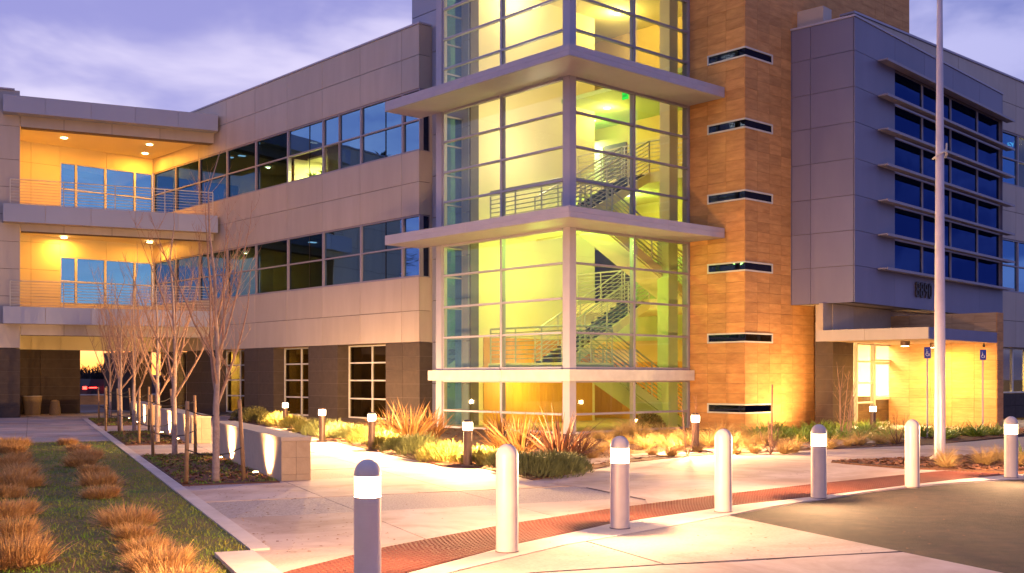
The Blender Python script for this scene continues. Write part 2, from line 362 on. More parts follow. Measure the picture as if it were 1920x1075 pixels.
# domes
def resample(pl, n):
    d = [0]
    for a, b in zip(pl, pl[1:]): d.append(d[-1]+math.dist(a, b))
    out = []
    for i in range(n):
        t = d[-1]*i/(n-1); j = max(k for k in range(len(d)) if d[k] <= t+1e-9); j = min(j, len(pl)-2)
        f = (t-d[j])/(d[j+1]-d[j]); out.append((pl[j][0]+(pl[j+1][0]-pl[j][0])*f, pl[j][1]+(pl[j+1][1]-pl[j][1])*f))
    return out
ua, la = resample(upg, 260), resample(log, 260)
dm = MB()
for (p, q) in zip(ua, la):
    L = math.dist(p, q); nrow = int(L/0.062)
    for k in range(nrow):
        f = (k+0.5)/max(nrow, 1); cx, cyy = p[0]+(q[0]-p[0])*f, p[1]+(q[1]-p[1])*f
        i = len(dm.v); r = 0.017
        for rr, zz in ((r, 0.0125), (r*0.6, 0.0175)):
            for a in range(5): dm.v.append((cx+rr*math.cos(a*1.2566), cyy+rr*math.sin(a*1.2566), zz))
        dm.f += [(i+a, i+(a+1) % 5, i+5+(a+1) % 5, i+5+a) for a in range(5)] + [tuple(i+5+a for a in range(5))]
dm.build('dome', 'red_tile', red, kind='stuff')
kerb = sheet('kerb', 'kerb', lower[::-1][:1] + [(766, 1077.5)] + [(929.8, 1033), (980, 1020.5), (1045.8, 1006.6), (1144.6, 984.6), (1336.7, 956.2), (1371.7, 950.2), (1521, 933.6), (1696.5, 912.2), (1787, 901.6), (1884, 892.6), (1990, 888), (1990, 896),
      (1896, 899.5), (1760, 909), (1640, 922), (1540, 937.5), (1450, 951), (1365, 968), (1280, 985), (1180, 1003), (1060, 1024), (960, 1048), (860, 1072), (800, 1090), (680, 1150)], 0.014, label='pale concrete kerb strip under the row of bollards', thick=0.03)
# apron in front (nearest the camera) and the asphalt drive
sheet('apron', 'sand_concrete', [(760, 1098), (860, 1073), (960, 1048), (1060, 1024), (1180, 1003), (1280, 985), (1365, 968), (1450, 986), (1690, 1036), (1545, 1043), (1380, 1054), (1245, 1060), (1000, 1075), (860, 1093), (780, 1102)], 0.008, label='sandy textured concrete ramp in front of the bollards', thick=0.02)
sheet('apron', 'concrete', [(690, 1125), (860, 1095), (1000, 1077), (1245, 1061.5), (1380, 1055.5), (1545, 1044.5), (1693, 1037), (1880, 1076), (2000, 1120), (2000, 1250), (600, 1250)], 0.008, label='smooth pinkish concrete at the bottom edge', thick=0.02)
sheet('drive', 'asphalt', [(1367, 968.5), (1450, 952), (1540, 938.5), (1640, 923), (1760, 910), (1896, 900.5), (2200, 893), (2700, 900), (2700, 1300), (2000, 1130), (1880, 1075), (1690, 1035), (1450, 985)], 0.004, label='dark asphalt drive, worn, in the right foreground', thick=0.03)
j = MB()
for (a, b) in (((1098, 1016.5), (1246, 1060)), ((1246, 1060.5), (1690, 1036)), ((1246, 1060.5), (1000, 1076)), ((1210, 938), (1100, 915.5))):
    p, q = G(*a), G(*b); d = Vector((q[0]-p[0], q[1]-p[1])).normalized(); n = Vector((-d.y, d.x))*0.006
    j.prism([(p[0]+n.x, p[1]+n.y), (q[0]+n.x, q[1]+n.y), (q[0]-n.x, q[1]-n.y), (p[0]-n.x, p[1]-n.y)], 0.002, 0.0125)
j.build('expansion_joint', 'panel_back', pav).matrix_parent_inverse = Matrix.Rotation(-FS.a, 4, 'Z')

def fs(x, y): return FS.w(x, y)[:2]
# lawn: soil sheet and blades
lawn_poly = [fs(-9, 6), fs(1.85, 6), fs(1.85, LAWN_TOP), fs(-9, LAWN_TOP)]
lawn = MB().prism(lawn_poly, -0.05, 0.012).build('lawn', 'soil_grass', kind='structure', label='patchy green lawn with brown thin places left of the plaza')
MB().prism([fs(1.50, 7.5), fs(1.84, 7.5), fs(1.84, 10.05), fs(1.50, 10.05)], -0.05, 0.05).build('kerb', 'kerb', kind='structure', label='short pale kerb end at the lawn corner')
MB().prism([fs(1.86, 10.3), fs(2.04, 10.3), fs(2.04, 46.2), fs(1.86, 46.2)], -0.05, 0.022).build('edging', 'kerb', kind='structure', label='thin concrete edging between lawn and tree beds')

def blades(n, place, length, width, lean, droop=0.3, K=3, seed=1, flat=0.0):
    """vectorised strips: place(rng,n)->(n,3) roots and (n,2) outward directions"""
    g = np.random.default_rng(seed)
    root, out = place(g, n)
    L = length[0] + (length[1]-length[0])*g.random(n)
    W = width*(0.7+0.6*g.random(n))
    az = np.arctan2(out[:, 1], out[:, 0]) + g.normal(0, 0.55, n)
    ln = lean[0] + (lean[1]-lean[0])*g.random(n)
    hd = np.stack([np.cos(az), np.sin(az)], 1); sd = np.stack([-hd[:, 1], hd[:, 0]], 1)
    tw = g.normal(0, 0.8, n)
    sd3 = np.stack([sd[:, 0]*np.cos(tw)+hd[:, 0]*np.sin(tw), sd[:, 1]*np.cos(tw)+hd[:, 1]*np.sin(tw), np.zeros(n)], 1)
    V = []
    for k in range(K+1):
        t = k/K
        h = L*np.sin(ln)*t + L*droop*0.5*t*t
        z = L*np.cos(ln)*t - L*droop*0.6*t*t*np.sin(ln+0.3)
        p = np.concatenate([root[:, :2]+hd*h[:, None], (root[:, 2]+z)[:, None]], 1)
        if k == K: V.append(p[:, None, :])
        else:
            ww = (W*(1-t)**0.6*0.5)[:, None]
            V.append(np.stack([p-sd3*ww, p+sd3*ww], 1))
    V = np.concatenate(V, 1); per = 2*K+1
    base = (np.arange(n)*per)[:, None]
    q = []
    for k in range(K-1):
        q.append(base+np.array([[2*k, 2*k+1, 2*k+3, 2*k+2]]))
    quads = np.concatenate(q, 1).reshape(-1, 4) if q else np.zeros((0, 4), int)
    tri = base+np.array([[2*(K-1), 2*(K-1)+1, 2*K]])
    return V.reshape(-1, 3), quads, tri
def npmesh(name, parts, m):
    vs, ls, starts, tot = [], [], [], 0
    off = 0; pos = 0
    for V, Q, T in parts:
        vs.append(V)
        for A in (Q, T):
            if len(A):
                ls.append((A+off).reshape(-1)); starts.append(pos+np.arange(len(A))*A.shape[1]); pos += A.size
        off += len(V)
    V = np.concatenate(vs); L = np.concatenate(ls).astype(np.int32); S = np.concatenate(starts).astype(np.int32)
    me = bpy.data.meshes.new(name); me.vertices.add(len(V)); me.vertices.foreach_set('co', V.astype(np.float32).reshape(-1))
    me.loops.add(len(L)); me.loops.foreach_set('vertex_index', L); me.polygons.add(len(S)); me.polygons.foreach_set('loop_start', S)
    me.update(calc_edges=True); me.materials.append(MATS[m]); return me
def lawn_place(g, n):
    # denser near the camera, clumpy
    b = 6.5 + (LAWN_TOP-6.5)*g.random(n)**1.9; a = 1.84-9.5*g.random(n)
    keep = (np.sin(a*2.1+np.sin(b*1.3)*1.5)+np.sin(b*1.7+a)*0.8+g.normal(0, 0.9, n)) > -0.9
    a = np.where(keep, a, a*0+1.84-2.5*g.random(n)); 
    x = a*FS.c-b*FS.s; y = a*FS.s+b*FS.c
    return np.stack([x, y, np.full(n, 0.01)], 1), g.normal(0, 1, (n, 2))
me = npmesh('grass', [blades(60000, lawn_place, (0.025, 0.06), 0.009, (0.1, 0.9), 0.4, K=2, seed=3)], 'grass_blade')
link('grass', me, None, kind='stuff', label='short uneven grass blades of the lawn')

# beds between the benches and the lawn
for k, s2 in enumerate((16.9, 27.6, 39.2)):
    e = s2+6.8
    o = MB().prism([fs(2.06, s2), fs(3.50, s2), fs(3.50, e), fs(2.06, e)], -0.05, 0.018).build('tree_bed', 'mulch', kind='structure',
        label='dark mulch bed, %s from the camera, with young trees' % ('nearest', 'second', 'farthest')[k])
    def bed_place(g, n, s2=s2):
        a = 2.1+1.38*g.random(n); b = s2+0.05+6.7*g.random(n)
        c = np.sin(a*5+b*1.3)+np.sin(b*3.1)+g.normal(0, 0.6, n) > 0.1
        b = np.where(c, b, s2+0.1+6.6*g.random(n)**0.5)
        return np.stack([a*FS.c-b*FS.s, a*FS.s+b*FS.c, np.full(n, 0.015)], 1), g.normal(0, 1, (n, 2))
    link('ground_cover', npmesh('ground_cover', [blades(5200, bed_place, (0.03, 0.09), 0.016, (0.2, 1.2), 0.4, K=2, seed=20+k)], 'grass_blade'), None, kind='stuff')

# main planted bed
bedpix = [(430, 789), (445, 791), (520, 803), (600, 822), (740, 855), (830, 875), (905, 879), (950, 890), (1000, 901), (1045, 894), (1170, 869), (1290, 857), (1500, 846), (1640, 839), (1730, 836), (1790, 831), (1900, 818)]
bed = [G(*p) for p in bedpix]
back = [FB.w(9.5, -3.2)[:2], FB.w(5.5, -0.2)[:2], FB.w(2.0, -0.5)[:2], F.w(8.0, -2.2)[:2], F.w(5.3, -2.15)[:2], F.w(5.25, -0.05)[:2], F.w(-0.02, -0.02)[:2], F.w(-0.02, 6.5)[:2], F.w(0.35, 8)[:2], F.w(0.35, 19.5)[:2]]
MB().prism(bed+back, -0.05, 0.02).build('planting_bed', 'mulch', kind='structure', label='large planted bed with reddish bark mulch along the building')
# narrow path through the bed and the entrance forecourt
sheet('garden_path', 'concrete', [(1075, 866), (1170, 856), (1300, 845.5), (1400, 843), (1500, 836), (1560, 827), (1620, 820), (1700, 815), (1760, 820), (1700, 827), (1600, 836), (1520, 842), (1440, 849), (1290, 853), (1180, 862), (1108, 874)], 0.03, label='narrow pale path winding through the bed', thick=0.03)
MB().prism([FB.w(-0.5, -3.0)[:2], FB.w(12, -3.9)[:2], FB.w(12, 0.8)[:2], FB.w(0.3, 1.0)[:2]], -0.04, 0.034).build('forecourt', 'concrete', kind='structure', label='pale paving in front of the entrance doors')
isl = sheet('island_bed', 'mulch', [(1558, 868.5), (1600, 864), (1700, 861), (1800, 857), (1920, 851), (2040, 848), (2040, 890), (1920, 889), (1870, 887.5), (1772, 882), (1700, 880)], 0.03, label='mulched island bed round the flagpole', thick=0.05)
sheet('side_path', 'aggregate', [(1765, 836), (1830, 828), (1920, 820), (2100, 808), (2100, 822), (1920, 838), (1840, 840)], 0.010, label='greyer side path branching off at the right edge', thick=0.03)
# fallen leaves and crumbs on the paving
def litter(n, x0, x1, y0, y1, seed, z0=0.016):
    g = np.random.default_rng(seed); a = x0+(x1-x0)*g.random(n); b = y0+(y1-y0)*g.random(n)**1.3; t = g.random(n)*6.28; l = 0.008+0.018*g.random(n)**2; ww = l*(0.4+0.5*g.random(n)); c, s = np.cos(t), np.sin(t); V = np.zeros((n, 4, 3))
    x = a*FS.c-b*FS.s; y = a*FS.s+b*FS.c
    for i, (u, v) in enumerate(((-1, 0), (0, -1), (1, 0), (0, 1))):
        V[:, i, 0] = x+u*l*c-v*ww*s; V[:, i, 1] = y+u*l*s+v*ww*c; V[:, i, 2] = z0+0.006*g.random(n)
    return V.reshape(-1, 3), np.arange(n*4).reshape(-1, 4), np.zeros((0, 3), int)
link('fallen_leaves', npmesh('fallen_leaves', [litter(420, 1.9, 12, 7.9, 22, 31), litter(260, 2.0, 3.4, 10, 17, 32, 0.004)], 'mulch_chip'), None, kind='stuff', label='scattered dry leaf bits on the paving')
def straw_place(g, n):
    a = 1.8-8*g.random(n); b = 6.5+20*g.random(n)**1.6
    row = np.where(g.random(n) < 0.5, 0.55, -1.2); a = row+g.normal(0, 0.55, n)
    return np.stack([a*FS.c-b*FS.s, a*FS.s+b*FS.c, np.full(n, 0.03)], 1), g.normal(0, 1, (n, 2))
link('straw_litter', npmesh('straw_litter', [blades(1500, straw_place, (0.10, 0.28), 0.006, (1.25, 1.55), 0.05, K=2, seed=77)], 'straw'), None, kind='stuff', label='loose dead stems lying on the lawn')
# bark chips
g = np.random.default_rng(5)
def in_poly(x, y, poly):
    c = np.zeros(len(x), bool); n = len(poly)
    for i in range(n):
        x0, y0 = poly[i]; x1, y1 = poly[(i+1) % n]
        t = ((y0 > y) != (y1 > y)) & (x < (x1-x0)*(y-y0)/((y1-y0) or 1e-9)+x0); c ^= t
    return c
def chips(n, poly, seed, z0):
    g = np.random.default_rng(seed); P = np.array(poly)
    x = P[:, 0].min()+np.ptp(P[:, 0])*g.random(n); y = P[:, 1].min()+np.ptp(P[:, 1])*g.random(n)
    k = in_poly(x, y, poly); x, y = x[k], y[k]; n = len(x)
    a = g.random(n)*6.28; l = 0.02+0.05*g.random(n); ww = 0.008+0.014*g.random(n); ti = g.normal(0, 0.02, (n, 4))
    c, s = np.cos(a), np.sin(a); V = np.zeros((n, 4, 3))
    for i, (u, v) in enumerate(((-1, -1), (1, -1), (1, 1), (-1, 1))):
        V[:, i, 0] = x+u*l*c-v*ww*s; V[:, i, 1] = y+u*l*s+v*ww*c; V[:, i, 2] = z0+0.018+ti[:, i]*0.6
    return V.reshape(-1, 3), np.arange(n*4).reshape(-1, 4), np.zeros((0, 3), int)
ispoly = [G(*p) for p in [(1562, 868.2), (1700, 862), (1920, 852), (2040, 849), (2040, 889), (1870, 886.5), (1700, 879)]]
link('bark_chips', npmesh('bark_chips', [chips(16000, bed+back, 1, 0.02), chips(5000, ispoly, 2, 0.03)] + [chips(3500, [fs(2.1, a), fs(3.46, a), fs(3.46, a+6.7), fs(2.1, a+6.7)], 5+i, 0.018) for i, a in enumerate((16.95, 27.65, 39.3))], 'mulch_chip'), None, kind='stuff', label='loose reddish bark chips on the beds')

# ------------------------------------------------------------------ shared building pieces
def band_window(root, axis, plane, a0, a1, z0, z1, gm, fm='alu_frame', rows=(0.5,), cols=(), depth=0.08, fw=0.055, out=-1, name='window', handle=False):
    """framed window in wall plane; axis 'x' runs along x at y=plane, 'y' runs along y at x=plane; out = side the face looks to"""
    def bx(mb, p, q, z_0, z_1, d0, d1):
        if axis == 'x': mb.box(p, q, plane+d0, plane+d1, z_0, z_1)
        else: mb.box(plane+d0, plane+d1, p, q, z_0, z_1)
    fr = MB(); d0, d1 = (-depth/2, depth/2)
    bx(fr, a0, a1, z0, z0+fw, d0, d1); bx(fr, a0, a1, z1-fw, z1, d0, d1)
    bx(fr, a0, a0+fw, z0+fw, z1-fw, d0, d1); bx(fr, a1-fw, a1, z0+fw, z1-fw, d0, d1)
    cs = [a0+fw] + [a0+(a1-a0)*c for c in cols] + [a1-fw]
    rs = [z0+fw] + [z0+(z1-z0)*r for r in rows] + [z1-fw]
    for c in cs[1:-1]: bx(fr, c-fw/2, c+fw/2, z0+fw, z1-fw, d0, d1)
    for r in rs[1:-1]:
        for c, d in zip(cs, cs[1:]):
            bx(fr, c+(fw/2 if c != cs[0] else 0), d-(fw/2 if d != cs[-1] else 0), r-fw/2, r+fw/2, d0+0.004, d1-0.004)
    f = fr.build(name, fm, root)
    for c, d in zip(cs, cs[1:]):
        for r, s in zip(rs, rs[1:]):
            p = MB(); bx(p, c, d, r, s, -0.006, 0.006); p.build('pane', gm(cs.index(c), rs.index(r)) if callable(gm) else gm, f)
    return f
def cladding(root, axis, plane, joints, rows, m='panel', gap=0.018, t=0.03, out=-1, back=True, backd=0.25):
    a0, a1 = min(joints), max(joints); z0, z1 = min(rows), max(rows)
    def bx(mb, p, q, z_0, z_1, d0, d1):
        lo_, hi_ = min(d0, d1), max(d0, d1)
        if axis == 'x': mb.box(p, q, plane+lo_, plane+hi_, z_0, z_1)
        else: mb.box(plane+lo_, plane+hi_, p, q, z_0, z_1)
    b = MB(); bx(b, a0+0.032, a1-0.032, z0, z1, -out*t, -out*backd); wl = b.build('wall', 'panel_back', root)
    js = sorted(joints); rs = sorted(rows)
    for p, q in zip(js, js[1:]):
        for r, s in zip(rs, rs[1:]):
            c = MB(); bx(c, p+gap/2, q-gap/2, r+gap/2, s-gap/2, 0, -out*t*0.98); c.build('panel', m, wl)
    return wl
def room(root, x0, x1, y0, y1, z0, z1, m='office_dark', name='room'):
    """an open fronted room behind glass: floor, ceiling and three walls as one shell"""
    b = MB(); t = 0.1
    b.box(x0, x1, y0, y1, z0-t, z0); b.box(x0, x1, y0, y1, z1, z1+t)
    return b
def railing(root, p, q, zp, zq, h=1.05, bars=7, post=1.4, m='rail', pr=0.022, br=0.011, extend=0.0):
    p, q = Vector((p[0], p[1], zp)), Vector((q[0], q[1], zq)); L = (q-p).length; n = max(1, round(L/post))
    d = MB().tube([p+Vector((0, 0, h)), q+Vector((0, 0, h))], pr, 8); r = d.build('railing', m, root, smooth=False)
    for i in range(n+1):
        a = p.lerp(q, i/n); MB().tube([a, a+Vector((0, 0, h))], pr*0.95, 6).build('post', m, r)
    for k in range(1, bars+1):
        z = Vector((0, 0, h*k/(bars+1))); MB().tube([p+z, q+z], br, 5).build('bar', m, r)
    return r

ROWS3 = [11.31, 12.43, 13.46]; ROWS2 = [7.08, 8.18, 9.23]; ROWS1 = [2.81, 3.86, 5.00]

# ------------------------------------------------------------------ long left wing (wall plane x = WX)
wing = empty('office_wing', 'long left office wing with beige panels, ribbon windows and dark stone base', 'building', (F.o[0], F.o[1], 0), F.a)
jp = [786, 753, 675, 604, 538, 478, 424, 372, 328]
ys = [F.yon(p, WX) for p in jp]; yend = F.yon(286, WX)
print('wing joints', [round(y, 2) for y in ys], round(yend, 2))
ys_all = ys + [yend]
Y0w = ys[0]; RET = 0.5
for rows in (ROWS3, ROWS2, ROWS1):
    cladding(wing, 'y', WX, ys_all, rows, out=-1)
    cladding(wing, 'x', Y0w, [WX+0.035, WX+RET], rows, out=-1, backd=0.2)      # end return
cap = MB().box(WX-0.03, WX+0.5, Y0w-0.03, yend, 13.46, 13.52); cap.build('coping', 'alu', wing)
for zz in ((9.23, 11.31), (5.00, 7.08)):
    for a, b in zip(ys_all, ys_all[1:]):
        if b == yend and False: continue
        gm = 'wing_glass' if a < ys[3] else 'wing_glass_weak_reflect'; cols = ()  # one glass in two copies, reflection strength set per bay
        if a == ys[3] and zz[0] > 9: gm = lambda c, r: 'door_glass' if r == 0 else 'wing_glass'  # lit copy of the pane glass so the bright office shows
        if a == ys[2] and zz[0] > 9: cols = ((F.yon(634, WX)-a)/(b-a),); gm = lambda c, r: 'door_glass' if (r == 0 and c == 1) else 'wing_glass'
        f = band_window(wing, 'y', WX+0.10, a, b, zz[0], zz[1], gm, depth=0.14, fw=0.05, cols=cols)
    band_window(wing, 'x', Y0w+0.10, WX+0.19, WX+RET, zz[0], zz[1], 'slot_glass', depth=0.1, fw=0.03, rows=())
# butt joints that halve some of the wide panes
for px in (577, 719.5):
    y = F.yon(px, WX)
    for zz in ((9.25, 11.29), (5.02, 7.06)):
        MB().box(WX+0.075, WX+0.09, y-0.012, y+0.012, zz[0], zz[1]).build('glazing_bead', 'black', wing)
# rooms inside
DEEP = 4.6
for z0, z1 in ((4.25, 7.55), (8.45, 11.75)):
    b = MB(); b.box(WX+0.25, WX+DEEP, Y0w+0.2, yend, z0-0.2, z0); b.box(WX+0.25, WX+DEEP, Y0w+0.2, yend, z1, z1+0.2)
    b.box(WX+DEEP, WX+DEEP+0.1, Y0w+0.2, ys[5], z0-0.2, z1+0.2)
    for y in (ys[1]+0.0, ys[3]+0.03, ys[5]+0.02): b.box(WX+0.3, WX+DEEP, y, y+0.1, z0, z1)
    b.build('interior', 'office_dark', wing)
MB().box(WX+0.3, WX+DEEP, Y0w+0.4, yend, 13.3, 13.44).build('roof', 'panel_back', wing)
# the lit office on the top floor: bright lower part, ceiling added low to keep the upper panes dark
ya, yb = F.yon(634, WX), ys[4]-0.06
lo_ = MB(); lo_.box(WX+0.9, WX+2.9, ya, yb, 10.22, 10.3); lo_.box(WX+2.8, WX+2.9, ya, yb, 8.5, 10.22); lo_.box(WX+0.3, WX+2.8, ya-0.06, ya, 8.5, 10.22); lo_.box(WX+0.3, WX+2.8, yb, yb+0.05, 8.5, 10.22)
lo_.build('office_partition', 'office_wall', wing)
light('office_lamp', 'AREA', wing, (WX+1.8, (ya+yb)/2, 10.15), 900, (0.90, 1.0, 0.36), 1.6)
for (y, zt, zo) in ((F.yon(640, WX), 11.6, 1.2), (F.yon(705, WX), 11.6, 1.2)):
    pass
for px, zt in ((437, 11.55), (530, 10.95), (400, 11.3), (437, 7.4), (528, 7.0), (378, 11.4)):
    y = F.yon(px, WX)-0.6
    MB().box(WX+0.9, WX+1.2, y-0.07, y+0.1, zt-0.03, zt).build('ceiling_lamp', 'office_lens', wing)
# ground storey: dark piers and recessed windows
def pier(p0, p1, x0=WX+0.02, x1=WX+0.75, root=wing):
    a, b = sorted((F.yon(p0, WX), F.yon(p1, WX))); n = 6
    core = MB().box(x0+0.02, x1, a+0.02, b-0.02, 0, 2.80).build('pier', 'panel_back', root)
    split = [a, b] if b-a < 1.9 else [a, (a+b)/2, b]
    for k in range(n):
        for c, d in zip(split, split[1:]):
            MB().box(x0, x1-0.02, c+0.006, d-0.006, 2.79*k/n+0.006, 2.79*(k+1)/n-0.006).build('stone_block', 'dark_block', core)
pier(786, 722); pier(632, 577); pier(512, 457); pier(404, 349)
rec = WX+0.55
for p0, p1 in ((722, 632), (577, 512), (457, 404)):
    a, b = F.yon(p0, WX), F.yon(p1, WX)
    band_window(wing, 'y', rec, a, b, 0.12, 2.79, 'dark_glass', 'white_frame', rows=(0.27, 0.52, 0.76), cols=(0.5,), depth=0.1, fw=0.05)
    MB().box(WX+0.1, rec+0.1, a, b, 0, 0.12).build('sill', 'dark_block', wing)
b = MB(); b.box(WX+2.6, WX+2.7, Y0w+0.2, yend, 0, 3.9); b.box(WX+0.3, WX+2.6, Y0w+0.2, yend, 3.0, 3.1); b.box(WX+0.8, WX+2.6, Y0w+0.2, yend, 0.0, 0.05)
b.build('interior', 'gold_wall', wing)
light('office_lamp', 'AREA', wing, (WX+1.7, F.yon(430, WX), 2.9), 26, (1, 0.62, 0.15), 0.8)
light('office_lamp', 'AREA', wing, (WX+1.7, F.yon(600, WX), 2.9), 5, (1, 0.55, 0.2), 0.8)
# glazed door with its lit lobby further left
a, b_ = F.yon(349, WX), F.yon(330, WX)
band_window(wing, 'y', rec, a, b_, 0.05, 2.75, 'door_glass', 'white_frame', rows=(0.8,), cols=(), depth=0.1, fw=0.07, name='door')
pier(330, 300)
lb = MB(); lb.box(WX+2.4, WX+2.5, a-0.5, b_+0.6, 0.05, 2.9); lb.build('lobby_wall', 'cream', wing)
light('lobby_lamp', 'AREA', wing, (WX+1.5, (a+b_)/2, 2.85), 260, (1, 0.66, 0.2), 0.8)
# link wall between wing and tower (taller purple grey metal)
jl = [5.3, 7.2]
lw = MB().box(1.05, 1.4, 5.6, Y0w+1.2, 0, 15.4).build('link_wall', 'panel_back', wing)
for k in range(11):
    MB().box(1.0, 1.06, 5.65, Y0w+1.15, 1.4*k+0.02, 1.4*(k+1)-0.005).build('panel', 'blue_panel', lw)
for zz in ROWS1[:1]: pass
MB().box(WX+RET-0.02, WX+RET+0.12, Y0w+0.02, Y0w+0.6, 0, 13.46).build('end_wall', 'panel', wing)
# greenery on the lit sill
for px in (565, 588, 622):
    y = F.yon(px, WX)
    def pl(g, n, y=y): 
        r = g.normal(0, 0.06, (n, 2)); return np.stack([WX+0.5+r[:, 0], y+r[:, 1], 9.25+0.15*g.random(n)], 1), r
    pot = empty('potted_plant', 'green potted plant on the lit sill, %s of three' % {565: 'leftmost and leafiest', 588: 'middle', 622: 'rightmost'}[px], 'plant', F.w(WX+0.5, y, 0), F.a, 'plants on the lit office sill')
    me = npmesh('foliage', [blades(110, lambda g, n: (lambda r: (np.stack([r[:, 0], r[:, 1], 9.32+0.1*g.random(n)], 1), r))(g.normal(0, 0.05, (n, 2))), (0.12, 0.34), 0.05, (0.1, 1.1), 0.5, K=3, seed=px)], 'plant_green')
    link('foliage', me, pot); MB().lathe([(0.07, 9.1), (0.1, 9.32)], 12).build('pot', 'planter_stone', pot); MB().box(-0.14, 0.14, -0.14, 0.14, 8.45, 9.1).build('plinth', 'office_wall', pot)

# ------------------------------------------------------------------ gallery wing (far left)
gal = empty('gallery_wing', 'far left wing with two open balconies glowing orange over a dark passage', 'building', (FG.o[0], FG.o[1], 0), FG.a)
xl = FG.xon(37.7, 0)
XL = xl-5.5
print('gallery xl', xl)
# front piers and beams, clad
jf = [XL, XL+1.6, XL+3.55, xl]
cladding(gal, 'x', 0.0, jf, [2.81, 3.8, 4.9, 6.0, 7.1, 8.2, 9.3, 10.4, 11.75, 13.2], out=-1, backd=0.5)
MB().box(XL, xl-0.2, -0.06, 0.5, 13.2, 13.26).build('coping', 'alu', gal)
XR = -0.02
def xs(*px): return [FG.xon(p, 0) for p in px]
for z0, z1 in ((11.75, 12.20), (7.53, 7.86), (3.33, 3.80)):
    cladding(gal, 'x', 0.0, [xl] + xs(120, 210, 300)+[XR], [z0, z1], 'panel', out=-1, backd=0.5)
# projecting slabs with fascia panels
FO = -0.62
for z0, z1 in ((12.18, 12.86), (7.82, 8.54), (3.77, 4.45)):
    x0, x1 = FG.xon(5, FO), FG.xon(409, FO)
    s = MB().box(x0+0.03, x1-0.03, FO+0.03, 0.45, z0+0.01, z1-0.01).build('slab_edge', 'blue_panel' if z0 > 12 else 'panel', gal)
    js = [x0]+[FG.xon(p, FO) for p in (85.4, 170.6, 253.5, 334)]+[x1]
    for a, b in zip(js, js[1:]): MB().box(a+0.009, b-0.009, FO, FO+0.035, z0, z1).build('fascia_panel', 'blue_panel', s)
    MB().box(x1-0.034, x1, FO+0.04, 0.1, z0, z1).build('fascia_panel', 'blue_panel', s)
    MB().box(x0, x0+0.034, FO+0.04, -0.05, z0, z1).build('fascia_panel', 'blue_panel', s)
# floors, ceilings; back wall of the recess is in the building's own frame
xB, yB = F.inv(*F.w(WX, yend)[:2])
def Fg(x, y):       # building frame point -> gallery frame
    X, Y, _ = F.w(x, y); return FG.inv(X, Y)
bw0 = Fg(WX, yend); bw1 = Fg(WX-7.5, yend)
floor_poly = [(xl-0.05, 0.5), (0.0, 0.5), bw0, bw1, (XL, 4.0), (XL, 0.5)]
for zt, th, m in ((8.45, 0.45, 'cream'), (4.30, 0.45, 'cream'), (12.4, 0.30, 'cream')):
    MB().prism(floor_poly, zt-th-0.1, zt-0.1).build('floor_slab', m, gal)
    
# recess back wall: in F frame, along x from WX going negative at y=yend
gb = empty('gallery_back_wall', 'orange lit wall behind the two balconies with blue tinted see-through windows', 'wall', (F.o[0], F.o[1], 0), F.a)
xw0, xw1 = F.xon(111.8, yend), WX
xw2 = WX-7.4
mull = [F.xon(p, yend) for p in (111.8, 142, 197, 252, 286)]
mull[-1] = WX-0.01
for z0, z1 in ((9.0, 11.29), (4.95, 7.06)):
    for a, b in zip(mull, mull[1:]): band_window(gb, 'x', yend-0.0, a, b, z0, z1, 'gallery_glass', 'white_frame', rows=(0.48,), depth=0.1, fw=0.05)
wl = cladding(gb, 'x', yend-0.05, [xw2, WX-5.6, xw0], [2.85, 4.1, 5.2, 6.4, 7.6, 8.5, 9.3, 10.2, 11.1, 12.03], 'cream', gap=0.012, out=-1, backd=0.3)
for z0, z1 in ((11.29, 12.03), (7.06, 8.0), (8.35, 9.0), (2.85, 3.75), (4.2, 4.95)):
    cladding(gb, 'x', yend-0.05, [xw0, xw0+2.1, WX-0.01], [z0, z1], 'cream', gap=0.012, out=-1, backd=0.3)
b = MB(); b.box(xw0, WX-0.1, yend+0.3, yend+2, 7.9, 8.3); b.box(xw0, WX-0.1, yend+0.3, yend+3, 3.7, 4.2); b.box(xw0, WX-0.1, yend+0.3, yend+0.8, 11.8, 12.1); b.build('interior', 'office_dark', gb)
# dark ground storey wall with the open passage
xo0, xo1 = F.xon(150, yend), F.xon(250, yend)
dk = MB().box(xw2, xo0-0.01, yend+0.0, yend+0.3, 0, 2.86).build('base_wall', 'panel_back', gb)
for k in range(7):
    for a, b in ((xw2, WX-5.2), (WX-5.2, xo0)):
        MB().box(a+0.006, b-0.006, yend-0.04, yend+0.02, 2.85*k/7+0.006, 2.85*(k+1)/7-0.006).build('stone_block', 'dark_block', dk)
dk2 = MB().box(xo1+0.01, WX-0.05, yend+0.0, yend+0.3, 0, 2.86).build('base_wall', 'panel_back', gb)
for k in range(7): MB().box(xo1+0.006, WX-0.06, yend-0.04, yend+0.02, 2.85*k/7+0.006, 2.85*(k+1)/7-0.006).build('stone_block', 'dark_block', dk2)
b = MB(); b.box(xo0-0.5, xo0-0.3, yend+0.3, yend+5, 0, 2.86); b.box(xo1+0.6, xo1+0.8, yend+0.3, yend+5, 0, 2.86); b.build('passage_wall', 'dark_block', gb)
# front dark pier base
bp = MB().box(XL, xl-0.02, 0.04, 0.5, 0, 2.79).build('pier', 'panel_back', gal)
for k in range(6):
    for a, b in ((XL, XL+2.7), (XL+2.7, xl)): MB().box(a+0.006, b-0.006, 0.0, 0.48, 2.79*k/6+0.006, 2.79*(k+1)/6-0.006).build('stone_block', 'dark_block', bp)
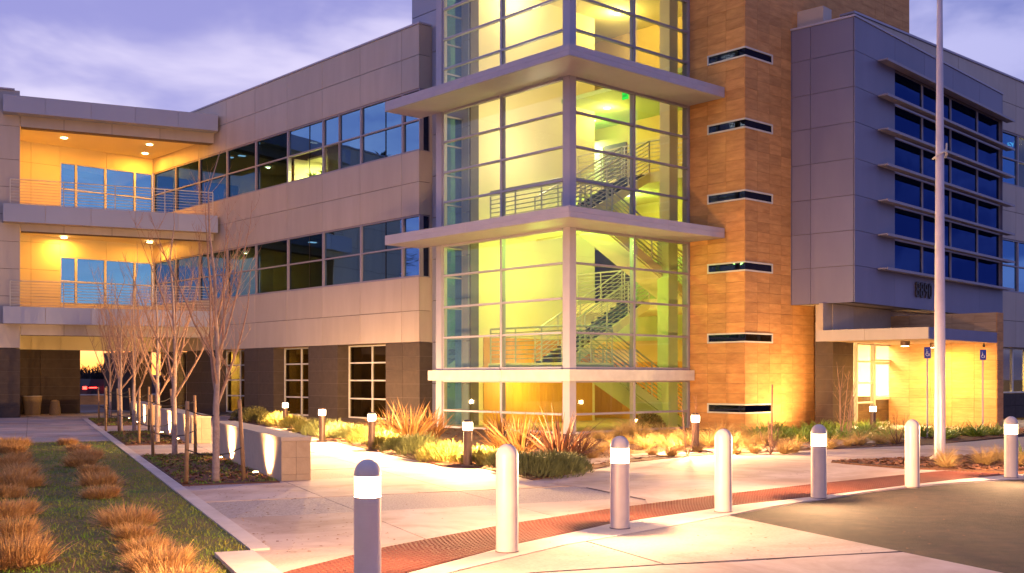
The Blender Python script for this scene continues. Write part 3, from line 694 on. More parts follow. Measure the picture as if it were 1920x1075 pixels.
# side wall closing the recess at the left
for z0, z1 in ((2.82, 3.7), (4.2, 7.9), (8.35, 11.9)):
    MB().box(xl-0.32, xl-0.12, 0.52, 7.5, z0, z1).build('side_wall', 'cream', gal)
MB().box(xl-0.32, xl-0.12, 0.52, 7.5, 0, 2.8).build('side_wall', 'dark_block', gal)
# railings
for z in (8.5, 4.42):
    railing(gal, (FG.xon(19, -0.3), -0.3), (FG.xon(399, -0.3), -0.3), z, z, h=1.07, bars=8, post=2.0, pr=0.022, br=0.012)
# recessed downlights
def downlight(root, fr, x, y, z, e=42, col=(1.0, 0.40, 0.035), lens='down_lens', sz=0.12):
    o = MB().lathe([(0.13, z-0.012), (0.13, z)], 14, (x, y)).build('downlight', lens, root)
    light('downlight_lamp', 'AREA', root, (x, y, z-0.03), e, col, sz)
    return o
for zc in (11.985, 7.84):
    for px, py in ((120, 259), (280.5, 271.5), (272, 288)) if zc > 10 else ((120, 446), (280.5, 454.7), (272, 465)):
        Y = (zc-1.6)*2069/(709-py); X = (px-960)/2069*Y; lx, ly = FG.inv(X, Y)
        ly = min(max(ly, 0.9), 6.5)
        downlight(gal, FG, lx, ly, zc, e=120)
for lx, ly in ((-6.0, 2.2), (-2.6, 1.9)): downlight(gal, FG, lx, ly, 3.72, e=16)

# ------------------------------------------------------------------ glass stair tower
tw = empty('stair_tower', 'glazed corner stair tower glowing yellow and green with projecting metal canopies', 'building', (F.o[0], F.o[1], 0), F.a)
YT = F.yon(819, 0.0); XT = F.xon(1291, 0.0)
ym, xm = F.yon(939, 0.0), F.xon(1190, 0.0)
print('tower', YT, XT, ym, xm)
LEV = [[0.03, 0.57, 1.52], [1.87, 2.88, 3.85, 4.85, 5.82], [6.15, 7.19, 8.14, 9.11, 10.08], [10.42, 11.44, 12.39, 13.35, 14.3]]
MB().box(-0.02, 0.24, -0.02, 0.24, 0, 15.2).build('corner_column', 'alu', tw)
MB().box(-0.03, 0.20, YT-0.28, YT, 0, 15.2).build('side_column', 'alu', tw)
MB().box(XT-0.06, XT+0.03, -0.03, 0.2, 0, 15.2).build('side_column', 'alu_frame', tw)
for L in LEV:
    z0, z1 = L[0], L[-1]
    MB().box(0.0, 0.16, ym-0.04, ym+0.04, z0, z1).build('mullion', 'alu', tw)
    MB().box(xm-0.04, xm+0.04, 0.0, 0.16, z0, z1).build('mullion', 'alu_frame', tw)
    MB().box(0.02, 0.1, 0.24, 0.3, z0, z1).build('mullion', 'alu', tw)
    MB().box(0.02, 0.1, YT-0.34, YT-0.28, z0, z1).build('mullion', 'alu', tw)
    for i, z in enumerate(L):
        t = 0.029 if 0 < i < len(L)-1 else 0.05
        for a, b in ((0.3, ym-0.04), (ym+0.04, YT-0.34)): MB().box(-0.03, 0.09, a, b, z-t, z+t).build('transom', 'alu', tw)
        for a, b in ((0.24, xm-0.04), (xm+0.04, XT-0.06)): MB().box(a, b, -0.03, 0.09, z-t, z+t).build('transom', 'alu_frame', tw)
    for r, s in zip(L, L[1:]):
        for a, b in ((0.3, ym-0.04), (ym+0.04, YT-0.34)): MB().box(0.03, 0.042, a, b, r+0.035, s-0.035).build('pane', 'tower_glass', tw)
        for a, b in ((0.24, xm-0.04), (xm+0.04, XT-0.06)): MB().box(a, b, 0.03, 0.042, r+0.035, s-0.035).build('pane', 'tower_glass', tw)
def canopy(z0, z1, ov, yl, xr, m='alu', seams=((2.2, 5.6), (2.8,)), name='canopy', panels=2):
    c = MB(); c.box(-ov+0.02, xr, -ov+0.02, -0.0, z0, z1-0.01); c.box(-ov+0.02, 0.0, 0.0, yl, z0, z1-0.01)
    o = c.build(name, m, tw)
    hs = [z0+(z1-z0)*k/panels for k in range(panels+1)]
    ysm = [-ov+0.022]+[s for s in seams[0]]+[yl]; xsm = [-ov]+[s for s in seams[1]]+[xr]
    for r, s in zip(hs, hs[1:]):
        for a, b in zip(ysm, ysm[1:]): MB().box(-ov, -ov+0.02, a+0.004, b-0.004, r+0.004, s).build('fascia_panel', m, o)
        for a, b in zip(xsm, xsm[1:]): MB().box(a+0.004, b-0.004, -ov, -ov+0.02, r+0.004, s).build('fascia_panel', m, o)
    return o
for z0, z1 in ((5.84, 6.14), (10.10, 10.41)):
    canopy(z0, z1, 1.4, 6.93, XT-0.01, seams=((F.yon(872, -1.4),), (F.xon(1254, -1.4),)))
canopy(1.52, 1.84, 0.25, YT+0.15, XT-0.01, 'white_frame', seams=((2.6,), (2.6,)), name='sill_band')
MB().box(0.0, XT, 0.0, YT, 15.0, 15.2).build('roof', 'alu', tw)
# interior shell
MB().box(6.0-6.0+0.15, 9.6, 5.98-5.98+0.15, 10, -0.02, 0.04).build('floor', 'bench_stone', tw)
wallm = [(0.04, 2.97, 'cream'), (2.97, 6.0, 'cream'), (6.0, 10.2, 'cream'), (10.2, 15.0, 'cream')]
for z0, z1, m in wallm:
    MB().box(1.55, 7.3, YT-0.02, YT+0.2, z0, z1-0.003).build('interior_wall', m, tw)
    MB().box(1.05, 1.55, YT-0.22, YT+0.2, z0, z1-0.003).build('interior_column', 'cream', tw)
for L in LEV:     # narrow return glazing at the left
    band_window(tw, 'x', YT-0.04, 0.25, 1.04, L[0], L[-1], 'return_glass', 'alu', rows=[(z-L[0])/(L[-1]-L[0]) for z in L[1:-1]], depth=0.08, fw=0.05)
for z0, z1, m in ((0.04, 3.0, 'gold_wall'), (3.0, 6.0, 'greenlit_wall'), (6.0, 14.9, 'gold_wall')):
    MB().box(9.5, 9.7, 0.0, 10.0, z0, z1-0.003).build('back_wall', m, tw)
MB().box(XT+0.25, 9.5, -0.1, 0.1, 0, 14.9).build('hall_wall', 'gold_wall', tw)
MB().box(7.3, 9.5, 9.9, 10.0, 0, 14.9).build('hall_wall', 'cream', tw)
# wood panelling at ground level
for k in range(4):
    a = 1.95+1.3*k; MB().box(a+0.004, a+1.296, YT-0.05, YT-0.02, 0.05, 2.95).build('wood_panel', 'wood_wall', tw)
for k in range(6):
    a = 3.5+1.05*k; MB().box(9.46, 9.5, a+0.004, a+1.046, 0.05, 2.2).build('wood_panel', 'wood_wall', tw)
# columns at the right
MB().box(4.70, 5.15, 0.35, 0.80, 0, 6.0).build('interior_column', 'greenlit_wall', tw); MB().box(4.75, 5.15, 0.35, 0.75, 6.0, 14.9).build('interior_column', 'cream', tw)  # lower part of the column coloured with the green lamp light
# floors beyond the stair and their ceilings
for z in (4.25, 8.5):
    MB().box(6.3, 9.5, 0.1, 9.9, z-0.35, z).build('floor', 'cream', tw)
MB().box(5.6, 9.5, 0.1, 9.9, 11.35, 11.5).build('ceiling', 'greenlit_wall', tw)
MB().box(0.3, 9.5, 0.3, YT+0.15, 14.75, 14.9).build('ceiling', 'cream', tw); MB().box(5.6, 9.5, YT+0.15, 9.9, 14.75, 14.9).build('ceiling', 'cream', tw)
MB().box(9.40, 9.49, 6.4, 7.5, 8.52, 10.6).build('door', 'purple_door', tw)
MB().box(9.40, 9.49, 6.2, 8.0, 4.27, 6.6).build('door', 'purple_door', tw)
MB().box(9.44, 9.49, 7.62, 8.5, 8.52, 10.6).build('lit_doorway', 'office_wall', tw)
MB().box(9.38, 9.47, 3.0, 3.9, 12.0, 13.9).build('wall_panel', 'gold_wall', tw)
# stair: landings on the canopy lines, flights up and down
st = empty('staircase', 'steel and concrete staircase with horizontal bar railings inside the glass tower', 'staircase', (F.o[0], F.o[1], 0), F.a)
for L in (2.05, 6.30):
    MB().box(0.35, 2.2, 0.35, 3.9, L-0.28, L).build('landing', 'greenlit_wall' if L < 5 else 'cream', st)
    # rails round the landing
    rm = 'greenlit_rail' if L < 5 else 'rail'
    railing(st, (0.4, 0.42), (0.4, 3.85), L, L, bars=7, post=1.15, m=rm, pr=0.03, br=0.014)
    railing(st, (0.4, 0.42), (2.2, 0.42), L, L, bars=7, post=0.9, m=rm, pr=0.03, br=0.014)
    def flight(y0, y1, x0, z0, x1, z1, steps, sm, rm):
        dx = (x1-x0)/steps; dz = (z1-z0)/steps
        d = MB(); d.yprism([(x0, z0-0.30), (x1, z1-0.30), (x1, z1), (x0, z0)] if dz*dx > 0 else [(x0, z0-0.30), (x1, z1-0.30), (x1, z1), (x0, z0)], y0, y0+0.08)
        d.yprism([(x0, z0-0.30), (x1, z1-0.30), (x1, z1), (x0, z0)], y1-0.08, y1)
        fl = d.build('flight', sm, st)
        for i in range(steps):
            zz = z0+dz*(i+0.5); MB().box(x0+dx*i, x0+dx*(i+1)+0.02*(1 if dx > 0 else -1), y0+0.08, y1-0.08, zz-0.06, zz).build('step', 'tread', fl)
        MB().yprism([(x0, z0-0.34), (x1, z1-0.34), (x1, z1-0.26), (x0, z0-0.26)], y0+0.08, y1-0.08).build('soffit', sm, fl)
        railing(st, (x0, y0+0.04), (x1, y0+0.04), z0, z1, bars=7, post=1.3, m=rm, pr=0.028, br=0.013)
        railing(st, (x0, y1-0.04), (x1, y1-0.04), z0, z1, bars=7, post=1.3, m=rm, pr=0.028, br=0.013)
    if L < 10: flight(2.5, 3.8, 2.2, L, 6.3, L+2.2, 13, 'cream' , 'rail')
    flight(0.6, 1.8, 2.2, L, 6.3, L-2.03, 12, 'greenlit_wall' if L < 5 else 'cream', rm)
for z in (4.25, 8.5): railing(st, (6.32, 0.3), (6.32, 5.9), z, z, bars=7, post=1.2, m='rail', pr=0.028, br=0.013)
# lamps in the tower
YG = (1.0, 0.80, 0.22); GR = (0.50, 1.0, 0.15); CRM = (1.0, 0.83, 0.58)
def ceil_lamp(x, y, z, e, col, r=0.25):
    MB().lathe([(0.14, z-0.02), (0.14, z)], 14, (x, y)).build('ceiling_lamp', 'office_lens', tw)
    light('ceiling_lamp_light', 'POINT', tw, (x, y, z-0.25), e, col, r)
ceil_lamp(3.2, 4.9, 14.7, 240, CRM); ceil_lamp(7.4, 5.0, 14.7, 200, YG)
light('ceiling_lamp_light', 'POINT', tw, (1.8, 3.4, 11.2), 110, CRM, 0.3); ceil_lamp(7.2, 5.3, 11.33, 120, YG); ceil_lamp(8.2, 7.0, 11.33, 70, GR)
light('wall_washer', 'POINT', tw, (3.0, 4.3, 9.4), 200, CRM, 0.3)
light('wall_washer', 'POINT', tw, (3.0, 4.3, 5.2), 190, (0.80, 1.0, 0.16), 0.3)
ceil_lamp(1.2, 1.2, 6.0, 240, GR); ceil_lamp(7.4, 4.5, 8.1, 170, (0.6, 1, 0.2)); ceil_lamp(7.6, 7.6, 3.85, 120, YG)
light('wall_washer', 'POINT', tw, (3.4, 5.0, 1.3), 150, (1.0, 0.72, 0.2), 0.2)
light('wall_washer', 'POINT', tw, (6.0, 2.2, 1.6), 110, (0.8, 0.95, 0.2), 0.2)
light('doorway_lamp', 'AREA', tw, (9.0, 8.1, 10.9), 90, (0.85, 1, 0.6), 0.5)
# exit sign
ex = empty('exit_sign', 'small lit green exit sign hanging inside the glass tower', 'sign', F.w(5.8, 3.15, 11.0), F.a)
MB().box(-0.02, 0.02, -0.13, 0.13, 0, 0.24).build('sign_box', 'exit_green', ex)
MB().tube([(0, 0, 0.24), (0, 0, 0.36)], 0.008, 5).build('hanger', 'alu', ex)
def text_mesh(o):
    """turns lettering into an ordinary mesh object"""
    me = bpy.data.meshes.new_from_object(o.evaluated_get(bpy.context.evaluated_depsgraph_get())); n = link(o.name, me, o.parent, o.location, o.rotation_euler); n.scale = o.scale
    nm = o.name; bpy.data.objects.remove(o); n.name = nm; return n
fc = bpy.data.curves.new('lettering', 'FONT'); fc.body = 'EXIT'; fc.size = 0.10; fc.extrude = 0.002; fc.align_x = 'CENTER'; fc.materials.append(MATS['black'])
t = link('lettering', fc, ex, (-0.024, 0, 0.085), (R(90), 0, R(-90))); text_mesh(t)

# ------------------------------------------------------------------ stone tower
so = empty('stone_tower', 'tall tower clad in orange brown stone with narrow slot windows wrapping its corner', 'building', (F.o[0], F.o[1], 0), F.a)
xf = XT+0.06           # left face plane
YC = F.yon(1397, xf)   # corner (negative y)
XE = F.xon(1705, YC)
print('stone', xf, YC, XE)
CH = 0.3057; Z0 = 0.214
MB().box(xf+0.03, xf+0.35, YC+0.03, 0.02, 0, 17).build('core', 'panel_back', so)
x483 = F.xon(1486, YC)
MB().box(xf+0.35, x483+1.25, YC+0.03, YC+0.4, 0, 4).build('core', 'panel_back', so); MB().box(xf+0.35, XE, YC+0.03, YC+0.4, 4, 17).build('core', 'panel_back', so)
MB().box(XE-0.03, XE+0.02, YC+0.03, YC+5, 4, 17).build('core', 'stone', so)
xr_slot, yl_slot = F.xon(1448, YC), F.yon(1327, xf)
slots = [0.52+2.14*k for k in range(6)]
def clipped(segs, lo, hi):
    out = []
    for a, b in segs:
        if b <= lo or a >= hi: out.append((a, b))
        else:
            if a < lo-0.02: out.append((a, lo))
            if b > hi+0.02: out.append((hi, b))
    return out
x483 = F.xon(1486, YC)
rest = MB(); nst = 0
for c in range(-1, 55):
    z0 = Z0+CH*c; z1 = z0+CH
    if z1 > 16.9: break
    isslot = any(abs(z0-s) < 0.05 for s in slots)
    n = 3; w_ = -YC/n; off = 0 if c % 2 else w_*0.0
    segs = [(YC+w_*k, YC+w_*(k+1)) for k in range(n)]
    if isslot: segs = clipped(segs, YC-1, yl_slot)
    for a, b in segs:
        d = rnd.uniform(0, 0.006)
        m = MB().box(xf-d, xf+0.03, a+0.003, b-0.003, z0+0.003, z1-0.003) if a > YC+0.01 else MB().box(xf-d, xf+0.03, a-0.0+0.031, b-0.003, z0+0.003, z1-0.003)
        if z0 < 12.95 and nst < 299: m.build('stone', 'stone', so); nst += 1
        else: rest.box(xf, xf+0.03, a+0.003, b-0.003, z0+0.003, z1-0.003)
    segs = [(xf+(x483-xf)/4*k, xf+(x483-xf)/4*(k+1)) for k in range(4)]
    if isslot: segs = clipped(segs, xf-1, xr_slot)
    for a, b in segs:
        d = rnd.uniform(0, 0.006)
        if z0 < 12.95 and nst < 299: MB().box(a+0.003, b-0.003, YC-d, YC+0.03, z0+0.003, z1-0.003).build('stone', 'stone', so); nst += 1
        else: rest.box(a+0.003, b-0.003, YC, YC+0.03, z0+0.003, z1-0.003)
    k = x483
    while k < XE-0.1:
        b = min(k+0.62, XE)
        if z0 < 4.0 and k < x483+1.0 or z0 > 11.2: rest.box(k+0.003, b-0.003, YC-rnd.uniform(0, 0.005), YC+0.03, z0+0.003, z1-0.003)
        k = b
print('stones', nst)
rest.build('stone', 'stone', so, kind='stuff')
for i, s in enumerate(slots):
    f = MB(); t = 0.045; a, b = s+0.004, s+CH-0.004; o = 0.03
    f.box(xf-o, xf+0.03, YC-o, yl_slot, b-t, b); f.box(xf-o, xf+0.03, YC-o, yl_slot, a, a+t); f.box(xf-o, xf+0.03, yl_slot-t, yl_slot, a+t, b-t)
    f.box(xf+0.03, xr_slot, YC-o, YC+0.03, b-t, b); f.box(xf+0.03, xr_slot, YC-o, YC+0.03, a, a+t); f.box(xr_slot-t, xr_slot, YC-o, YC+0.03, a+t, b-t)
    fr = f.build('slot_window', 'white_frame', so)
    MB().box(xf-0.002, xf+0.01, YC+0.0, yl_slot-t, a+t, b-t).build('pane', 'slot_glass', fr)
    MB().box(xf+0.012, xr_slot-t, YC-0.002, YC+0.01, a+t, b-t).build('pane', 'slot_glass', fr)
    MB().box(xf+0.02, xf+0.028, YC+0.02, yl_slot-t, a+t, b-t).build('liner', 'black', fr); MB().box(xf+0.03, xr_slot-t, YC+0.018, YC+0.026, a+t, b-t).build('liner', 'black', fr)

# ------------------------------------------------------------------ right wing behind the entrance block
rw = empty('right_wing', 'right office wing with beige parapet and ribbon windows behind the blue block', 'building', (F.o[0], F.o[1], 0), F.a)
YR = -2.73; xR0 = F.xon(1560, YR); 
jr = [F.xon(p, YR) for p in (1600, 1705, 1797, 1905, 1990, 2080)]
for rows in (ROWS3, ROWS2, ROWS1): cladding(rw, 'x', YR, jr, rows, out=-1)
MB().box(jr[0], jr[-1], YR-0.04, YR+0.5, 13.46, 13.53).build('coping', 'alu', rw)
for zz in ((9.23, 11.31), (5.0, 7.08)):
    xs_ = [F.xon(p, YR+0.1) for p in (1797, 1850, 1906, 1960, 2020, 2080)]
    for a, b in zip(xs_, xs_[1:]): band_window(rw, 'x', YR+0.1, a, b, zz[0], zz[1], 'door_glass' if (zz[0] > 9 and a >= xs_[2]) else 'wing_glass', depth=0.14)  # lit copy of the wing glass at the bright office
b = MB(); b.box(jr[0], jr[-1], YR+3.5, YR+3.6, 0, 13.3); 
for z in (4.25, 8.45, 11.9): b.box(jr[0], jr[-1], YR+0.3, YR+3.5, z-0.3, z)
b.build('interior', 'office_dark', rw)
xa, xb_ = F.xon(1908, YR), F.xon(1990, YR)
b = MB(); b.box(xa, xb_, YR+2.4, YR+2.5, 8.5, 11.6); b.box(xa-0.05, xa, YR+0.4, YR+2.4, 8.5, 11.6); b.build('office_partition', 'office_wall', rw)
light('office_lamp', 'AREA', rw, ((xa+xb_)/2, YR+1.4, 11.4), 330, (1, 1, 0.6), 1.0)
dk = MB().box(jr[0], jr[-1], YR+0.5, YR+0.8, 0, 1.0).build('base_wall', 'panel_back', rw)
for i in range(len(jr)-1): 
    for k in range(2): MB().box(jr[i]+0.006, jr[i+1]-0.006, YR+0.02, YR+0.5, 0.5*k+0.006, 0.5*k+0.494).build('stone_block', 'dark_block', dk)
xs_ = [F.xon(p, YR+0.3) for p in (1860, 1897, 1921, 1960, 2020)]
for a, b in zip(xs_, xs_[1:]): band_window(rw, 'x', YR+0.3, a, b, 1.0, 2.8, 'door_glass', 'white_frame', rows=(), depth=0.1)
b = MB(); b.box(jr[2], jr[-1], YR+2.5, YR+2.6, 0, 3.0); b.build('interior', 'gold_wall', rw)
light('office_lamp', 'AREA', rw, (F.xon(1908, YR)+0.3, YR+1.5, 2.7), 200, (1, 0.7, 0.15), 0.8)
# block with plant housing on roof seen over the entrance block


# ------------------------------------------------------------------ entrance block (turned a few degrees)
eb = empty('entrance_block', 'blue grey metal clad entrance block with seven sunshades over dark blue windows', 'building', (FB.o[0], FB.o[1], 0), FB.a)
RB = [3.88, 4.99, 6.05, 7.11, 8.21, 9.31, 10.37, 11.46, 12.47]
XB = 12.56; YB = 2.114
xw = [FB.xon(p, 0) for p in (1678, 1734, 1787, 1837, 1879)]
print('block windows', xw)
xj = [0.035, xw[0]]
cladding(eb, 'x', 0.0, [0.0, xw[0]], RB, 'block_panel', gap=0.014, out=-1, backd=0.3)
cladding(eb, 'x', 0.0, xw+[XB], [RB[-2], RB[-1]], 'block_panel', gap=0.014, out=-1, backd=0.3)
cladding(eb, 'x', 0.0, [xw[0], FB.xon(1765, 0), xw[3], XB], [RB[0], RB[1]], 'block_panel', gap=0.008, out=-1, backd=0.3)
cladding(eb, 'y', 0.0, [0.04, 1.45, YB-0.02, 4.5], RB, 'block_panel', gap=0.014, out=-1, backd=0.25)
MB().box(-0.03, XB, -0.03, 0.4, 12.47, 12.53).build('coping', 'alu', eb); MB().box(-0.03, 0.3, 0.4, 4.5, 12.47, 12.53).build('coping', 'alu', eb)
MB().box(0.1, XB-0.1, 0.1, 4.4, 3.90, 4.0).build('soffit', 'bench_plaster', eb)
MB().box(0.3, XB, 0.4, 4.4, 12.2, 12.4).build('roof', 'panel_back', eb)
MB().box(XB-0.02, XB, 0.0, 3.5, 3.88, 12.47).build('side_wall', 'block_panel', eb)
for r, s in zip(RB[1:-1], RB[2:]):
    if s > 11.5: break
    for a, b in zip(xw, xw[1:]):
        band_window(eb, 'x', 0.12, a, b, r, s, 'block_glass', 'alu_frame', rows=(), depth=0.1, fw=0.04)
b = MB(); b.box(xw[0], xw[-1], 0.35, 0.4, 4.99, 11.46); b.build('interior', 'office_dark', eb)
xf0 = FB.xon(1645, 0.0); pj = -FB.yon(1665, xf0); print('fin projection', pj); xf1 = XB+0.35
for z in RB[1:-1]:
    f = MB().box(xf0, xf1, -pj+0.03, -0.02, z-0.02, z+0.02).build('sunshade', 'alu_frame', eb)
    MB().box(xf0, xf1, -pj, -pj+0.03, z-0.045, z+0.035).build('nosing', 'alu_frame', f)
MB().box(0.35, 0.9, 1.2, 2.1, 12.4, 13.15).build('roof_housing', 'panel', eb)
# street number
fc = bpy.data.curves.new('street_number', 'FONT'); fc.body = '8890'; fc.size = 0.74; fc.extrude = 0.02; fc.offset = 0.0; fc.space_character = 1.08; fc.materials.append(MATS['letter'])
xn = FB.xon(1716, -0.03)
t = link('street_number', fc, eb, (xn, -0.04, 4.27), (R(90), 0, 0)); t.scale = (0.86, 1, 1); text_mesh(t)
# pier under the block
xq, yq = 0.4, 0.9
def pierbox(z0, z1, m, root, nm='pier'): return MB().box(xq, xq+1.4, yq, yq+0.56, z0, z1).build(nm, m, root)
pp = MB().box(xq+0.02, xq+1.38, yq+0.02, yq+0.6, 0, 3.89).build('pier', 'panel_back', eb)
MB().box(xq, xq+1.4, yq, yq+0.58, 2.74, 3.885).build('panel', 'panel', pp)
for k in range(7):
    z0 = 2.73*k/7; MB().box(xq, xq+1.4, yq, yq+0.58, z0+0.005, z0+2.73/7-0.005).build('stone_block', 'dark_block', pp)
# entrance canopy
cn = MB(); ex0, ey0 = FB.inv(11.68, 30.9); 
ex1 = ex0+5.33
cn.box(ex0+0.03, ex1, ey0+0.03, yq+0.0, 2.72, 3.01)
co = cn.build('entrance_canopy', 'bench_plaster', eb)
MB().box(ex0, ex1+0.3, ey0, ey0+0.03, 2.70, 3.03).build('fascia_panel', 'block_panel', co)
for a, b in ((ey0+0.03, ey0+1.9), (ey0+1.9, yq)): MB().box(ex0, ex0+0.03, a+0.004, b-0.004, 2.70, 3.03).build('fascia_panel', 'panel', co)
print('canopy', ex0, ey0, ex1)
# projecting stone wall
wx, wy = FB.inv(15.3, 34.8)
sw = empty('stone_wall', 'projecting pale stone wall lit golden beside the entrance doors', 'wall', (FB.o[0], FB.o[1], 0), FB.a)
MB().box(wx+0.03, wx+0.52, wy+0.03, yq+0.1, 0.03, 3.66).build('core', 'panel_back', sw)
nz_ = 12
for k in range(nz_):
    z0 = 0.035+3.64*k/nz_; z1 = z0+3.64/nz_
    n = 5; st_ = (yq+0.1-wy)/n
    for i in range(n):
        MB().box(wx-rnd.uniform(0, 0.005), wx+0.03, wy+st_*i+0.003+(0.031 if i == 0 else 0), wy+st_*(i+1)-0.003, z0+0.003, z1-0.003).build('stone', 'stone_pale', sw)
    MB().box(wx, wx+0.55, wy-rnd.uniform(0, 0.004), wy+0.03, z0+0.003, z1-0.003).build('stone', 'stone', sw)
# storefront
sf = empty('storefront', 'brightly lit glazed entrance doors and side lights under the canopy', 'entrance', (FB.o[0], FB.o[1], 0), FB.a)
ms = [FB.xon(p, yq+0.1) for p in (1604, 1637, 1705, 1735)]
band_window(sf, 'x', yq+0.1, ms[0], ms[1]-0.02, 0.05, 2.72, 'door_glass', 'white_frame', rows=(0.28, 0.52, 0.78), depth=0.12, fw=0.05)
band_window(sf, 'x', yq+0.1, ms[2]+0.02, ms[3]+0.1, 0.05, 2.72, 'door_glass', 'white_frame', rows=(0.28, 0.52, 0.78), cols=(0.45,), depth=0.12, fw=0.05)
band_window(sf, 'x', yq+0.1, ms[1], ms[2], 2.15, 2.72, 'door_glass', 'white_frame', rows=(), cols=(0.5,), depth=0.14, fw=0.06)
md = (ms[1]+ms[2])/2
for a, b in ((ms[1], md-0.005), (md+0.005, ms[2])):
    d = band_window(sf, 'x', yq+0.1, a, b, 0.05, 2.14, 'door_glass', 'white_frame', rows=(0.42,), depth=0.1, fw=0.09, name='door')
    hx = md-0.13 if a == ms[1] else md+0.13
    MB().tube([(hx, yq+0.0, 0.85), (hx, yq+0.0, 1.35)], 0.015, 6).build('handle', 'alu', d)
# lobby behind
lb = MB(); lb.box(ms[0]-0.3, ms[3]+1, yq+3.6, yq+3.7, 0, 3.4); lb.box(ms[0]-0.4, ms[0]-0.3, yq+0.3, yq+3.7, 0, 3.4); lb.box(ms[3]+1, ms[3]+1.1, yq+0.3, yq+3.7, 0, 3.4)
lb.build('lobby_wall', 'cream', sf)
MB().box(ms[0]-0.3, ms[3]+1, yq+0.2, yq+3.6, 3.3, 3.4).build('lobby_ceiling', 'cream', sf); MB().box(ms[0]-0.3, ms[3]+1, yq+0.2, yq+3.6, 0.0, 0.04).build('lobby_floor', 'bench_stone', sf)
for k in range(1): MB().box(ms[0]+0.2+0.8*k, ms[0]+0.99+0.8*k, yq+3.55, yq+3.6, 0.05, 2.9).build('wood_panel', 'wood_wall', sf)
MB().box(ms[2]-0.2, ms[2]+0.5, yq+2.8, yq+3.4, 0.05, 1.05).build('reception_desk', 'purple_door', sf)
light('lobby_lamp', 'AREA', sf, ((ms[0]+ms[3])/2, yq+1.9, 3.2), 3600, (1, 0.84, 0.50), 2.2)
MB().box(ex0+0.5, ex1, yq+0.02, yq+0.16, 2.74, 3.88).build('transom_wall', 'bench_plaster', sf)
# canopy drum lights
for px, dz in ((1697, 0), (1752, 0)):
    x = FB.xon(px, ey0+1.6)
    o = empty('drum_light', 'round drum light under the entrance canopy, %s of the two' % ('left' if px < 1720 else 'right'), 'lamp', FB.w(x, ey0+1.6, 0), FB.a, 'drum lights under the canopy')
    MB().lathe([(0.13, 2.57), (0.14, 2.57), (0.14, 2.715), (0.02, 2.715)], 18).build('drum', 'bronze', o, smooth=False); MB().lathe([(0.115, 2.563), (0.115, 2.569)], 16).build('lens', 'down_lens', o)
    light('drum_lamp', 'AREA', o, (0, 0, 2.55), 120, (1, 0.50, 0.10), 0.2)
light('canopy_lamp', 'AREA', sf, (ex1-1.2, ey0+1.2, 2.68), 150, (1, 0.50, 0.08), 0.25)
camo = empty('security_camera', 'small dark security camera under the canopy corner', 'camera', FB.w(FB.xon(1845, ey0+0.3), ey0+0.3, 0), FB.a)
MB().tube([(0, 0, 2.70), (0, 0, 2.62)], 0.02, 6).build('bracket', 'black', camo); MB().tube([(-0.08, -0.03, 2.60), (0.08, 0.03, 2.62)], 0.04, 8).build('housing', 'black', camo)

ONES = 'first second third fourth fifth sixth seventh eighth ninth tenth eleventh twelfth thirteenth fourteenth fifteenth sixteenth seventeenth eighteenth nineteenth'.split()
def ordw(n):
    if n < 20: return ONES[n-1]
    t = {2: ('twenty', 'twentieth'), 3: ('thirty', 'thirtieth'), 4: ('forty', 'fortieth'), 5: ('fifty', 'fiftieth')}[n//10]
    return t[1] if n % 10 == 0 else t[0]+'-'+ONES[n % 10-1]
# ------------------------------------------------------------------ bench walls with uplights
bn = ('nearest the plaza', 'middle one', 'farthest one')
for k, (a, c) in enumerate(((3.56, 17.08), (3.60, 27.76), (3.64, 39.4))):
    b = empty('bench_wall', ('low stone clad seat wall %s, lit by uplights' % bn[k]), 'bench', FS.w(a, c, 0), FS.a, 'seat walls beside the young trees')
    Ln, Wd, H = 7.0, 0.46, 0.68
    MB().box(0.02, Wd-0.02, 0.02, Ln-0.02, 0, H-0.06).build('core', 'panel_back', b)
    MB().box(-0.01, Wd+0.01, -0.01, Ln+0.01, H-0.058, H).build('cap', 'bench_plaster', b)
    rows = [0.0, 0.10, 0.36, 0.62]
    for r, s in zip(rows, rows[1:]):
        for i in range(2):
            MB().box(Wd/2*i+0.002, Wd/2*(i+1)-0.002, 0, 0.02, r+0.002, s-0.002).build('stone_tile', 'bench_stone', b)
    for i in range(7):
        MB().box(0, 0.02, i+0.021 if i == 0 else i+0.0015, i+0.9985, 0.0, 0.62).build('side_panel', 'bench_plaster', b)
        MB().box(Wd-0.02, Wd, i+0.021 if i == 0 else i+0.0015, i+0.9985, 0.0, 0.62).build('side_panel', 'bench_plaster', b)
    for j_, t in enumerate((0.95, 4.6)):
        u = empty('uplight', 'small ground uplight at the %s end of the %s seat wall' % (('near', 'far')[j_], ('nearest', 'middle', 'farthest')[k]), 'lamp', FS.w(a-0.22, c+t, 0.02), FS.a, 'uplights along the seat walls')
        MB().lathe([(0.06, -0.02), (0.06, 0.05), (0.05, 0.055)], 12).build('housing', 'bronze', u); MB().lathe([(0.042, 0.056), (0.035, 0.066)], 12).build('lens', 'uplight_lens', u)
        light('uplight_lamp', 'SPOT', u, (0.0, 0, 0.09), 750, (1, 0.55, 0.20), 0.05, (0, R(-130), 0), R(125), 1.0)

